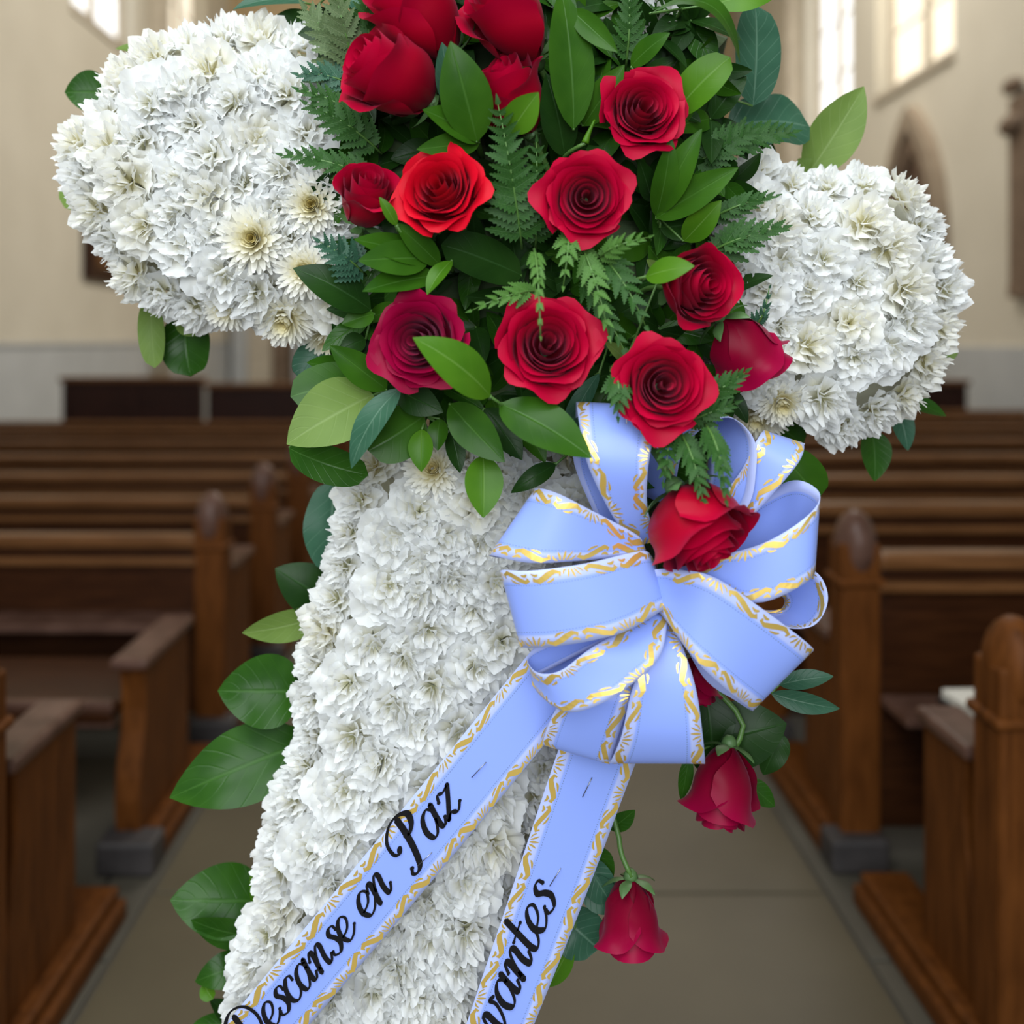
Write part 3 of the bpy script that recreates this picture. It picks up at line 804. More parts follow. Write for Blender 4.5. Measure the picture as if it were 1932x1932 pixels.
# green bud
gb = empty('rosebud', P(1110, 252, 1.0)); tag(gb, 'tiny closed green bud between two red roses', 'flower')
gl = gb.location.copy()
vs, f = tube([P(1104, 270, 1.0) - gl, P(1108, 258, 1.0) - gl, P(1114, 244, 1.0) - gl, P(1122, 226, 1.0) - gl], [.004, .0085, .008, .001], 10, 9)
link('bud', mesh_data('bud', vs, f, M['ruscus_light']), gb)
vs, f = tube([P(1104, 270, 1.0) - gl, P(1070, 290, 1.02) - gl, P(1050, 320, 1.07) - gl], .002, 6, 6); link('stem', mesh_data('stem', vs, f, M['stem']), gb)

# ------------------------------------------------------------------ leaves
def leaf_mesh(B, T, width, hint, bend, fold, kind, org, twist=0.0, nt_=14, wave=0.0):
    a = T - B; L = a.length; ad = a.normalized()
    n0 = (hint - ad * hint.dot(ad)).normalized()
    if twist: n0 = Quaternion(ad, twist) @ n0
    side = ad.cross(n0).normalized()
    nu = 7; V, U = [], []
    for j in range(nt_):
        t = j / (nt_ - 1)
        if kind == 'salal': w = (t ** .55) * ((1 - t) ** .85) / .391
        else: w = (t ** .75) * ((1 - t) ** .95) / .3115
        if kind == 'round': w = (t ** .45) * ((1 - t) ** .42) / .545
        w = min(w, 1.0) * width / 2 + .0004
        if kind == 'salal' and t > .9: w *= 1.0
        c = B + a * t + n0 * (bend * L * 4 * t * (1 - t) * .25)
        for i in range(nu):
            u = i / (nu - 1) * 2 - 1
            V.append(c + side * (w * u) + n0 * (fold * w * abs(u) ** 1.5 + wave * w * math.sin(t * 11 + (2 if u > 0 else 0)) * abs(u)) - org)
            U.append((i / (nu - 1), t))
    return V, grid_faces(nu, nt_), U
def sprig(label, leaves, cat='leaf', name='leafy_sprig', group=None, stem_to=None, mat_default='ruscus'):
    """leaves: (bx, by, tx, ty, width_px, depth_base, depth_tip, material, {options})"""
    bx = sum(l[0] for l in leaves) / len(leaves); by = sum(l[1] for l in leaves) / len(leaves); bd = max(l[5] for l in leaves)
    root = P(bx, by, bd); r = empty(name, root); tag(r, label, cat, group)
    for l in leaves:
        o = l[8] if len(l) > 8 else {}
        B, T = P(l[0], l[1], l[5]), P(l[2], l[3], l[6])
        wd = l[4] * (l[5] + l[6]) / 2 / F_PX
        hint = Vector(o.get('n', (0, -1, .25)))
        v, f, u = leaf_mesh(B, T, wd, hint, o.get('bend', random.uniform(.15, .4)), o.get('fold', random.uniform(.1, .28)), o.get('k', 'ruscus'), root, o.get('tw', random.uniform(-.25, .25)), wave=o.get('wave', 0.0))
        link('leaf', mesh_data('leaf', v, f, M[l[7]], u), r)
        end = Vector((0, 0, 0)) if len(leaves) > 1 else (B - T).normalized() * .03 + Vector((0, .025, 0))
        b0 = B - root
        if (b0 - end).length > .003:
            sv_, sf_ = tube([b0, (b0 + end) / 2, end], .0014, 5); link('stem', mesh_data('stem', sv_, sf_, M['stem']), r)
    # main stem dives into the foam
    tgt = stem_to or (root + Vector((0, .05, -.005)))
    sv_, sf_ = tube([Vector((0, 0, 0)), (tgt - root) * .5, tgt - root], .002, 6); link('stem', mesh_data('stem', sv_, sf_, M['stem']), r)
    return r
SA, RO = {'k': 'salal', 'wave': .06}, {'k': 'round', 'wave': .04}
# --- crown of the bouquet
sprig('broad upright green leaf with a pale folded edge among the upper roses', [
    (900, 268, 850, 78, 96, .99, .955, 'ruscus', {'tw': -.05, 'bend': .3, 'fold': .15}), (850, 205, 834, 80, 50, 1.005, .985, 'blue_leaf', {'tw': .3, 'bend': .1}),
    (905, 266, 797, 207, 66, 1.0, .965, 'ruscus', {'tw': .2}), (905, 270, 786, 282, 46, 1.0, .97, 'ruscus', {'tw': -.3})])
sprig('short bright leaf lying in front of the leaf-covered rosebud', [(962, 250, 1016, 174, 62, .975, .95, 'ruscus_light', {'tw': .2}), ])
sprig('tall strap-like leaf standing right of the top rosebuds', [
    (1082, 245, 1058, -25, 92, 1.0, .985, 'ruscus', {'tw': .3, 'bend': .2}), (1066, 296, 1030, 138, 70, 1.03, 1.0, 'deep_leaf'), (1100, 238, 1178, 122, 56, 1.02, .99, 'ruscus'), (1078, 18, 1165, 98, 44, .99, .975, 'ruscus', {'tw': .5})])
sprig('pointed leaf rising behind the forward-facing open rose', [(1190, 125, 1264, 62, 46, 1.03, 1.0, 'ruscus'), (1275, 212, 1378, 108, 76, 1.03, 1.0, 'ruscus_light', {'k': 'round'})])
sprig('long arching green leaf curving over the top of the cross', [(1226, 26, 1396, 118, 52, 1.02, 1.0, 'ruscus', {'n': (.5, -.7, .6), 'bend': 1.5, 'tw': .2}), (1345, 8, 1470, -12, 66, 1.06, 1.05, 'ruscus_light')])
sprig('broad greyish leaf at the top seen from underneath', [(1420, 200, 1425, 10, 96, 1.12, 1.12, 'blue_leaf', {'k': 'round', 'tw': .3}), (1330, 170, 1285, 60, 90, 1.12, 1.1, 'blue_leaf', RO)])
sprig('large blue-green lobed leaf behind the tall bright leaf', [(1370, 240, 1528, 240, 126, 1.16, 1.17, 'blue_leaf', {'k': 'round', 'wave': .1, 'tw': -.3}), (1380, 260, 1470, 310, 70, 1.17, 1.18, 'salal', SA)])
sprig('tall mid-green leaf standing on top of the smaller white arm', [(1520, 335, 1630, 163, 94, 1.2, 1.18, 'salal_back', {'k': 'ruscus', 'tw': .1, 'bend': .2}), (1530, 335, 1505, 300, 55, 1.2, 1.19, 'salal_back', SA)])
sprig('fan of narrow pointed leaves between the roses and smaller white arm', [
    (1238, 408, 1266, 258, 48, 1.03, .99, 'ruscus'), (1240, 404, 1324, 243, 58, 1.03, .985, 'ruscus'), (1238, 412, 1393, 316, 62, 1.03, .985, 'ruscus'), (1290, 455, 1361, 378, 52, 1.03, 1.0, 'ruscus_light'), (1230, 380, 1205, 300, 40, 1.04, 1.0, 'deep_leaf'), (1245, 430, 1350, 420, 60, 1.05, 1.02, 'deep_leaf')])
# --- middle
sprig('spray of oval green leaves under the scarlet rose', [
    (812, 494, 668, 452, 66, 1.0, .965, 'ruscus', {'tw': .4}), (810, 488, 676, 492, 68, .995, .955, 'ruscus', {'tw': -.1}), (830, 500, 745, 420, 44, 1.0, .97, 'ruscus'), (826, 520, 684, 550, 62, 1.0, .96, 'ruscus', {'tw': .3}), (852, 492, 806, 556, 40, .98, .965, 'ruscus_light', {'tw': .5}), (985, 520, 832, 462, 92, 1.03, 1.0, 'deep_leaf', {'k': 'round'})])
sprig('slender leaf tip in front of the small squeezed rose', [(748, 425, 716, 372, 22, .965, .955, 'ruscus_light')])
sprig('dark pointed leaves reaching over the bottom of the large white arm', [
    (700, 585, 553, 506, 78, 1.04, 1.02, 'deep_leaf', {'tw': .2}), (706, 592, 645, 612, 42, 1.04, 1.03, 'ruscus'), (690, 640, 640, 660, 40, 1.06, 1.05, 'deep_leaf')])
sprig('bright leaf lying across the dark crimson rose', [(925, 748, 779, 637, 88, .945, .915, 'ruscus_light', {'tw': .25, 'bend': .5, 'fold': .1})])
sprig('bright leaf lying across the turned-aside rose', [(1218, 522, 1310, 502, 54, .955, .925, 'ruscus_light', {'tw': -.2})])
# --- lower fringe
sprig('large pale leaf at the outer lower side of the bouquet', [
    (705, 745, 541, 838, 128, 1.05, 1.02, 'salal_back', {'k': 'salal', 'tw': .1, 'bend': .3}), (545, 845, 695, 896, 74, 1.06, 1.05, 'salal', {'k': 'round', 'tw': .4}), (695, 715, 548, 748, 92, 1.07, 1.05, 'ruscus', {'k': 'round', 'tw': .2}), (730, 735, 622, 652, 58, 1.04, 1.02, 'ruscus')])
sprig('blue-green narrow leaf folded over the pale leaf', [(756, 732, 663, 884, 66, 1.0, .985, 'blue_leaf', {'tw': .5, 'bend': .5})])
sprig('dark oval leaves hanging from the bottom of the bouquet', [
    (800, 785, 694, 850, 100, 1.03, 1.01, 'ruscus', {'k': 'round', 'tw': -.4}), (796, 810, 795, 890, 46, 1.02, 1.01, 'ruscus_light'), (850, 812, 868, 892, 36, 1.04, 1.03, 'deep_leaf'), (750, 735, 836, 778, 60, 1.02, 1.0, 'deep_leaf'), (830, 790, 826, 850, 40, 1.03, 1.02, 'ruscus')])
sprig('pair of hanging leaves with one long tip over the white upright', [
    (848, 762, 952, 872, 74, 1.0, .97, 'ruscus', {'tw': .2}), (912, 858, 912, 977, 72, 1.0, .985, 'ruscus_light', {'tw': -.1, 'k': 'ruscus'}), (915, 770, 985, 868, 60, 1.04, 1.02, 'deep_leaf')])
sprig('large glossy pointed leaf with its tip touching the ribbon', [(942, 762, 1116, 864, 98, .965, .925, 'ruscus', {'tw': -.3, 'bend': .3, 'fold': .1}), (1060, 745, 985, 770, 70, 1.03, 1.0, 'deep_leaf', RO)])
sprig('small dark curved leaf in shade over the white upright', [(1048, 876, 964, 930, 36, 1.03, 1.02, 'deep_leaf', {'bend': .8})])
sprig('pale narrow leaf edge beside the raised ribbon loop', [(1130, 705, 1060, 860, 44, 1.03, 1.0, 'blue_leaf', {'tw': .6})])
# --- edges of the large arm
LEAF1 = 'single_leaf'
def solo(label, *a, **k): return sprig(label, [a + (k,)], name=LEAF1, stem_to=P(a[0], a[1], 1.21) + Vector((0.0, .01, 0)))
solo('small leaf lying flat over the upper rim of the large white arm', 292, 104, 218, 92, 40, 1.21, 1.20, 'salal_back', k='salal', tw=.6)
solo('pointed leaf sticking out beside the upper rim of the large white arm', 205, 175, 122, 174, 78, 1.22, 1.21, 'salal', k='salal', tw=-.3)
solo('short leaf half hidden by the outer side of the large white arm', 172, 352, 122, 392, 72, 1.22, 1.21, 'salal_back', k='round', tw=.3)
sprig('three drooping oval leaves under the large white arm', [
    (284, 560, 292, 694, 48, 1.2, 1.19, 'salal_back', {'k': 'round'}), (350, 590, 360, 710, 96, 1.22, 1.21, 'salal', {'k': 'round', 'wave': .05}), (330, 595, 410, 612, 66, 1.18, 1.17, 'salal_back', {'k': 'salal'})], name='leafy_sprig', stem_to=P(330, 540, 1.22))
sprig('greyish flat leaves at the top behind the fern', [(575, 5, 440, 18, 46, 1.14, 1.12, 'blue_leaf', {'k': 'ruscus', 'tw': .4}), (600, 40, 498, 52, 50, 1.16, 1.14, 'deep_leaf', SA), (620, -10, 690, 15, 50, 1.12, 1.1, 'blue_leaf', RO)])
sprig('blue-green leaves under the inner end of the large white arm', [(612, 640, 566, 716, 62, 1.14, 1.13, 'blue_leaf', {'k': 'round'}), (640, 630, 615, 720, 60, 1.15, 1.14, 'deep_leaf', SA), (660, 640, 640, 700, 60, 1.14, 1.12, 'deep_leaf', SA)])
# --- edge of the upright
solo('blue-green leaf curling behind the upper rim of the white upright', 632, 905, 630, 1082, 106, 1.2, 1.19, 'blue_leaf', k='round', tw=.3, wave=.06)
solo('dark pointed leaf beside the white upright above a pale one', 625, 1140, 519, 1072, 92, 1.21, 1.20, 'deep_leaf', k='salal', tw=.2)
solo('pale flat leaf pointing outward from the white upright', 615, 1158, 457, 1194, 62, 1.2, 1.19, 'salal_back', k='ruscus', tw=-.4)
solo('rounded glossy leaf with shiny veins beside the white upright', 572, 1305, 411, 1303, 132, 1.2, 1.19, 'salal', k='salal', tw=.1, wave=.05)
solo('narrow dark leaf standing between rounded leaf and white upright', 575, 1345, 585, 1220, 46, 1.21, 1.2, 'deep_leaf', k='ruscus')
solo('long pointed glossy leaf reaching out toward the low pew', 590, 1395, 320, 1505, 138, 1.2, 1.16, 'salal', k='ruscus', tw=.15, wave=.06)
sprig('broad veined leaf with a curled lower half beside the white upright', [
    (498, 1700, 321, 1698, 128, 1.21, 1.19, 'salal', {'k': 'salal', 'tw': .25, 'wave': .08}), (490, 1765, 360, 1735, 70, 1.19, 1.17, 'salal', {'k': 'salal', 'tw': -.4}), (500, 1745, 474, 1640, 26, 1.18, 1.17, 'ruscus_light'), (520, 1730, 450, 1770, 60, 1.21, 1.2, 'deep_leaf', SA)], stem_to=P(520, 1690, 1.22))
sprig('small curled leaf with a yellowing tip near the ribbon lettering', [
    (468, 1822, 368, 1852, 62, 1.21, 1.19, 'salal', {'k': 'salal', 'bend': .9, 'tw': .4}), (470, 1830, 440, 1900, 30, 1.2, 1.2, 'deep_leaf'), (385, 1855, 402, 1885, 30, 1.19, 1.18, 'ruscus_light', RO)], stem_to=P(500, 1820, 1.22))
sprig('twisted dark leaf at the bottom edge beside the white upright', [(455, 1935, 395, 1885, 36, 1.2, 1.19, 'deep_leaf', {'tw': .6}), (450, 1930, 365, 1932, 40, 1.2, 1.2, 'salal', SA)], stem_to=P(480, 1940, 1.22))
# --- smaller arm
solo('tiny leaf sticking out at the outer rim of the smaller white arm', 1768, 640, 1800, 678, 34, 1.21, 1.2, 'salal_back', k='round', tw=.2)
solo('flat leaf pointing outward under the smaller white arm', 1700, 755, 1785, 785, 42, 1.21, 1.2, 'salal', k='salal', tw=-.5)
sprig('two hanging pointed leaves under the smaller white arm', [(1645, 812, 1650, 908, 64, 1.2, 1.19, 'salal', {'k': 'salal'}), (1690, 765, 1713, 850, 44, 1.21, 1.2, 'blue_leaf', {'k': 'salal'})], stem_to=P(1660, 760, 1.22))
solo('leaf shaded beneath the inner end of the smaller white arm', 1460, 800, 1515, 840, 60, 1.2, 1.19, 'salal', k='round')
solo('rounded green leaf behind the upper outer ribbon loop', 1470, 850, 1545, 940, 84, 1.12, 1.12, 'ruscus', k='round', tw=.2)
# --- below the bow
sprig('pair of slim leaves pointing outward below the bow', [(1455, 1308, 1584, 1337, 40, 1.09, 1.08, 'blue_leaf', {'tw': .3}), (1470, 1292, 1572, 1276, 36, 1.09, 1.08, 'blue_leaf', {'tw': -.4})], stem_to=P(1360, 1270, 1.12))
sprig('broad dark leaves above the drooping pinkish rose', [(1340, 1400, 1484, 1365, 118, 1.1, 1.09, 'deep_leaf', {'k': 'salal', 'wave': .05}), (1330, 1300, 1345, 1460, 96, 1.11, 1.1, 'deep_leaf', {'k': 'round'}), (1472, 1380, 1440, 1462, 54, 1.1, 1.1, 'deep_leaf', SA), (1300, 1425, 1285, 1510, 26, 1.08, 1.08, 'salal'), (1400, 1470, 1462, 1522, 40, 1.1, 1.1, 'salal')], stem_to=P(1250, 1200, 1.14))
sprig('blue-green rose leaves beside the lowest ribbon tail', [(1100, 1620, 1150, 1700, 60, 1.1, 1.09, 'blue_leaf', {'k': 'round'}), (1100, 1660, 1180, 1715, 66, 1.1, 1.09, 'blue_leaf', {'k': 'salal'}), (1060, 1720, 1130, 1790, 96, 1.11, 1.1, 'blue_leaf', {'k': 'round', 'wave': .08}), (1120, 1600, 1155, 1660, 46, 1.11, 1.1, 'salal', SA), (1080, 1780, 1036, 1862, 42, 1.1, 1.1, 'ruscus_light', {'tw': .3}), (1150, 1565, 1198, 1528, 36, 1.1, 1.09, 'salal', {'tw': .2})], stem_to=P(1050, 1600, 1.14))
sprig('pale green sepal-like leaves beside the rose above the bow', [(1180, 680, 1140, 645, 26, 1.0, .98, 'salal_back'), (1175, 700, 1150, 700, 30, 1.0, .98, 'salal_back'), (1245, 520, 1220, 490, 24, 1.02, 1.0, 'salal_back')])

# --- dense filler between the roses, mostly in the green darkened to paint shade
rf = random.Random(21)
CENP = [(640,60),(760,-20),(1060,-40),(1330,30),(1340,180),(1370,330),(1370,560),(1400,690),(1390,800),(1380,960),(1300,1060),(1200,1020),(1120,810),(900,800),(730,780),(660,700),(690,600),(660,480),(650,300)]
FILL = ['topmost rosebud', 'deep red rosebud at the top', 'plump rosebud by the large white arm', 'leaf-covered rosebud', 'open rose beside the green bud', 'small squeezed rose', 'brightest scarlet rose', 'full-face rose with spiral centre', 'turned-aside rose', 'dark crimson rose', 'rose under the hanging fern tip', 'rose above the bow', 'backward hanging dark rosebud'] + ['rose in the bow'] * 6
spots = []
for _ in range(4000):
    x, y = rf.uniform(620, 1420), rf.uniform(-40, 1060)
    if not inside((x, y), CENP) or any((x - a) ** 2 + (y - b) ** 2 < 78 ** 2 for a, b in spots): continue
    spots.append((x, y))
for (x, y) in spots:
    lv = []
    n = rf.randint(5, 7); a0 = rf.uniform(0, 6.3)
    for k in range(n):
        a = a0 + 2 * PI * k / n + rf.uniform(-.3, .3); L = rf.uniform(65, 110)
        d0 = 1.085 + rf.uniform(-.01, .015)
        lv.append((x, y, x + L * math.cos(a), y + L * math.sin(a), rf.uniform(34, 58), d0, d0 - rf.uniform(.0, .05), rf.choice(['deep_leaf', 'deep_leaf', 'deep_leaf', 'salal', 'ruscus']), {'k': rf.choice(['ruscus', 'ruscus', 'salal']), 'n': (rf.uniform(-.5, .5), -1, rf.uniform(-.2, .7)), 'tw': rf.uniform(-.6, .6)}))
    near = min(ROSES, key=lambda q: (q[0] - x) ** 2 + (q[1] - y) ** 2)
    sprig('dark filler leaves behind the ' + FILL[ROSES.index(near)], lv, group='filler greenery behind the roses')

# ------------------------------------------------------------------ ferns
def leaflet_mesh(mat, teeth=7):
    V, U = [], []
    n = teeth * 2 + 1
    for j in range(n):
        t = j / (n - 1)
        w = .23 * (1 - t) ** .8 * min(1, .45 + t * 5) * (1.25 if j % 2 else .72) + .004
        for i in range(3):
            u = i - 1
            V.append((u * w, t + (.03 if (j % 2 and u) else 0), .25 * w * abs(u) + .06 * math.sin(t * 2.4))); U.append((i / 2, t))
    return mesh_data('leaflet', V, grid_faces(3, n), M[mat], U)
LF = {m: leaflet_mesh(m) for m in ('fern', 'fern_light', 'fern_grey', 'deep_leaf', 'blue_leaf')}
def frond(label, bx, by, tx, ty, wpx, d0, d1, mat='fern', n=9, arch=.02, ang=58, n_hint=(0, -1, .2), start=.12):
    B, T = P(bx, by, d0), P(tx, ty, d1)
    r = empty('fern_frond', B); tag(r, label, 'fern', 'fern fronds in the bouquet')
    h = Vector(n_hint); a = (T - B); L = a.length; ad = a.normalized(); nn = (h - ad * h.dot(ad)).normalized(); sd = ad.cross(nn)
    pts = [a * t + nn * arch * 4 * t * (1 - t) for t in [k / 7 for k in range(8)]]
    vs, f = tube(pts, [.0016, .0005], 5); link('rachis', mesh_data('rachis', vs, f, M['stem']), r)
    Wm = wpx * (d0 + d1) / 2 / F_PX
    for k in range(n):
        t = start + (1 - start) * k / (n - 1) * .97
        p = a * t + nn * arch * 4 * t * (1 - t)
        ln = Wm * (1 - .72 * t ** 1.6) * random.uniform(.88, 1.08)
        for sg in ((-1, 1) if k < n - 1 else (0,)):
            an = math.radians(ang - 22 * t) * sg
            dr = (ad * math.cos(an) + sd * math.sin(an)).normalized()
            dr = (dr + nn * random.uniform(-.22, .12)).normalized()
            zz = (nn - dr * nn.dot(dr)).normalized()
            zz = Quaternion(dr, random.uniform(-.35, .35)) @ zz
            xx = dr.cross(zz)
            o = link('leaflet', LF[mat], r)
            mt = Matrix((xx, dr, zz)).transposed().to_4x4(); mt.translation = p
            o.matrix_local = mt @ Matrix.Diagonal((ln * 1.25, ln, ln, 1))
    return r
frond('greyish fern frond fanning up at the top over the large white arm', 690, 175, 575, 15, 74, 1.06, 1.05, 'fern_grey', 10)
frond('fern frond standing upright at the top next to a rosebud', 672, 140, 628, -30, 60, 1.05, 1.02, 'fern_grey', 9)
frond('second upright fern frond tucked behind the topmost rose', 705, 120, 690, -20, 60, 1.05, 1.03, 'fern', 9)
frond('fern tip with saw edges lying on the large white arm by the plump rosebud', 690, 178, 560, 142, 56, 1.055, 1.045, 'blue_leaf', 7, ang=50)
frond('fern tip with saw edges below the plump rosebud over white petals', 690, 235, 560, 170, 50, 1.05, 1.04, 'fern', 8, ang=50)
frond('dark fern frond between the white arm and the plump rosebud', 720, 290, 575, 195, 62, 1.05, 1.035, 'fern', 9)
frond('long pointed fern frond stretched over the large white arm at mid height', 720, 345, 528, 293, 52, 1.045, 1.03, 'fern', 10, ang=50)
frond('small blue-green fern by the oval leaf spray', 690, 520, 600, 455, 56, 1.04, 1.02, 'blue_leaf', 8)
frond('tall dark fern frond standing in the middle between two roses', 985, 470, 938, 190, 66, 1.0, .965, 'fern', 15, ang=75)
frond('dark fern frond leaning beside the tall middle one', 1010, 470, 1012, 262, 52, 1.02, .985, 'fern', 12, ang=70)
frond('fern tip hanging over the centre of the large red rose', 1008, 470, 1020, 642, 34, .965, .90, 'fern_light', 8, ang=35)
frond('light fern sprig under the full-face rose, inner one', 1072, 440, 1062, 545, 44, .985, .95, 'fern_light', 6, ang=45)
frond('light fern sprig drooping toward the rose above the bow', 1090, 450, 1150, 640, 48, .985, .95, 'fern_light', 8, ang=45)
frond('fern sprig spreading beneath the turned-aside rose', 1130, 480, 1220, 620, 56, .99, .955, 'fern', 7, ang=45)
frond('bright fern tip next to the lower side of the full-face rose', 1130, 490, 1228, 447, 40, .975, .945, 'fern_light', 7, ang=45)
frond('fern sprig pointing toward the dark crimson rose', 1020, 550, 885, 588, 46, .985, .955, 'fern_light', 7, ang=42)
frond('fern sprig right of the rose with the hanging fern tip', 1090, 520, 1190, 690, 46, 1.0, .97, 'fern', 8, ang=42)
frond('upper saw-edged fern leaf over the smaller white arm', 1330, 420, 1468, 370, 46, 1.05, 1.03, 'fern', 8, ang=38)
frond('lower saw-edged fern leaf over the smaller white arm', 1330, 480, 1482, 430, 66, 1.04, 1.02, 'fern', 7, ang=40)
frond('little fern tip resting on white petals above the dark rosebud', 1420, 620, 1452, 540, 30, 1.04, 1.02, 'blue_leaf', 6, ang=35)
frond('fern sprig poking out below the dark hanging rosebud', 1320, 760, 1410, 700, 50, .985, .97, 'fern', 7, ang=42)
frond('fern sprig between the lower rose and the upper ribbon loop', 1290, 800, 1390, 760, 50, .985, .97, 'fern', 7, ang=45)
frond('short fern hanging over the first ribbon loop', 1160, 710, 1165, 790, 50, .965, .94, 'fern', 6, ang=45)
frond('fern frond falling over the rose inside the bow', 1330, 800, 1370, 950, 50, .95, .905, 'fern', 9, ang=40)
frond('shaded fern frond behind the one falling into the bow', 1280, 810, 1330, 970, 50, .965, .925, 'fern', 9, ang=45)
frond('dark fern frond between the bow rose and ribbon', 1255, 800, 1250, 915, 50, .985, .945, 'fern', 8, ang=50)
frond('olive fern frond behind the blue-green lobed leaf', 1300, 300, 1500, 250, 60, 1.1, 1.1, 'fern', 11, ang=55)
frond('dark fern frond above the smaller white arm', 1290, 330, 1420, 250, 60, 1.08, 1.07, 'fern', 10)
frond('fern frond at the top edge beside the strap-like leaf', 1180, 130, 1185, -30, 46, 1.05, 1.04, 'fern', 10)

# ------------------------------------------------------------------ ribbon bow
bow = empty('ribbon_bow', P(1245, 1085, 1.03))
tag(bow, 'white satin bow with gold scroll edging and two lettered tails', 'bow')
bl = bow.location.copy()
def ribbon(name, A, B, n=44, trim=True, out=None, m=9):
    a = [P(*p) for p in A]; b = [P(*p) for p in B]
    ea, eb = catmull(a, n), catmull(b, n)
    s = [0.0]
    for i in range(1, n): s.append(s[-1] + ((ea[i] + eb[i]) / 2 - (ea[i - 1] + eb[i - 1]) / 2).length)
    V, U = [], []
    for i in range(n):
        for k in range(m):
            t = k / (m - 1); V.append(ea[i].lerp(eb[i], t) - bl); U.append((s[i], t))
    o = link(name, mesh_data(name, V, grid_faces(m, n), M['ribbon'], U), bow)
    sol = o.modifiers.new('thickness', 'SOLIDIFY'); sol.thickness = .0004; sol.offset = 0
    if trim: gold_trim(o, ea, eb, s)
    return o, ea, eb, s
SCROLLS = [
 ([(.16, .56), (.14, .30), (.20, .12), (.28, .34), (.35, .62), (.42, .84), (.475, .70), (.46, .50)], .40),
 ([(.84, .56), (.86, .30), (.80, .12), (.72, .34), (.65, .62), (.58, .84), (.535, .70), (.55, .50)], .36),
 ([(.0, .04), (.0, .40), (.0, .84)], .16), ([(-.03, .06), (-.045, .36), (-.075, .74)], .14), ([(.03, .06), (.045, .36), (.075, .74)], .14),
 ([(-.055, .05), (-.09, .18), (-.115, .46)], .12), ([(.055, .05), (.09, .18), (.115, .46)], .12),
 ([(.23, .66), (.27, .86), (.34, 1.0)], .15), ([(.77, .66), (.73, .86), (.66, 1.0)], .15), ([(.40, .24), (.44, .34), (.48, .16)], .2), ([(.53, .18), (.57, .34), (.61, .26)], .2),
]
def gold_trim(par, ea, eb, s):
    total = s[-1]; width = (ea[len(ea) // 3] - eb[len(eb) // 3]).length
    per, strip = .086, .0120
    def at(ss, q, edge):
        ss = max(0, min(total - 1e-6, ss))
        i = 0
        while i < len(s) - 2 and s[i + 1] < ss: i += 1
        f = (ss - s[i]) / max(1e-6, s[i + 1] - s[i])
        pa, pb = ea[i].lerp(ea[i + 1], f), eb[i].lerp(eb[i + 1], f)
        n = (ea[i + 1] - ea[i] + eb[i + 1] - eb[i]).cross(eb[i] - ea[i])
        n.normalize()
        fr = q / max(.02, (pb - pa).length)
        p = pa.lerp(pb, fr) if edge == 0 else pb.lerp(pa, fr)
        return p, n
    # outer face: the one toward the camera on the first half
    p, n = at(total * .25, .03, 0)
    sg = 1.0 if n.dot(Vector((0, 0, EYE)) - p) > 0 else -1.0
    V, Fc = [], []
    for edge in (0, 1):
        ss = -random.random() * per
        while ss < total:
            for pts, wmax in SCROLLS:
                cv = catmull([(x, y, 0) for x, y in pts], 8)
                if ss + pts[0][0] * per < 0.0 or ss + pts[-1][0] * per > total: continue
                off = len(V)
                for k, c in enumerate(cv):
                    d = (cv[min(k + 1, 7)] - cv[max(k - 1, 0)])
                    d = Vector((d.x * per, d.y * strip, 0)).normalized()
                    w = wmax * strip * .5 * (.18 + math.sin(PI * (k + .6) / 8.2))
                    for e in (-1, 1):
                        x, y = c.x * per - d.y * w * e, c.y * strip + .0012 + d.x * w * e
                        p, n = at(ss + x, max(.0004, y), edge)
                        V.append(p + n * sg * .00055 - bl)
                for k in range(7):
                    Fc.append((off + 2 * k, off + 2 * k + 1, off + 2 * k + 3, off + 2 * k + 2))
            ss += per
    o = link('gold_scroll_trim', mesh_data('gold_scroll_trim', V, Fc, M['gold'], None, False), bow)
    o.parent = par
    o['kind'] = 'stuff'; o['label'] = 'gold foil scroll pattern'
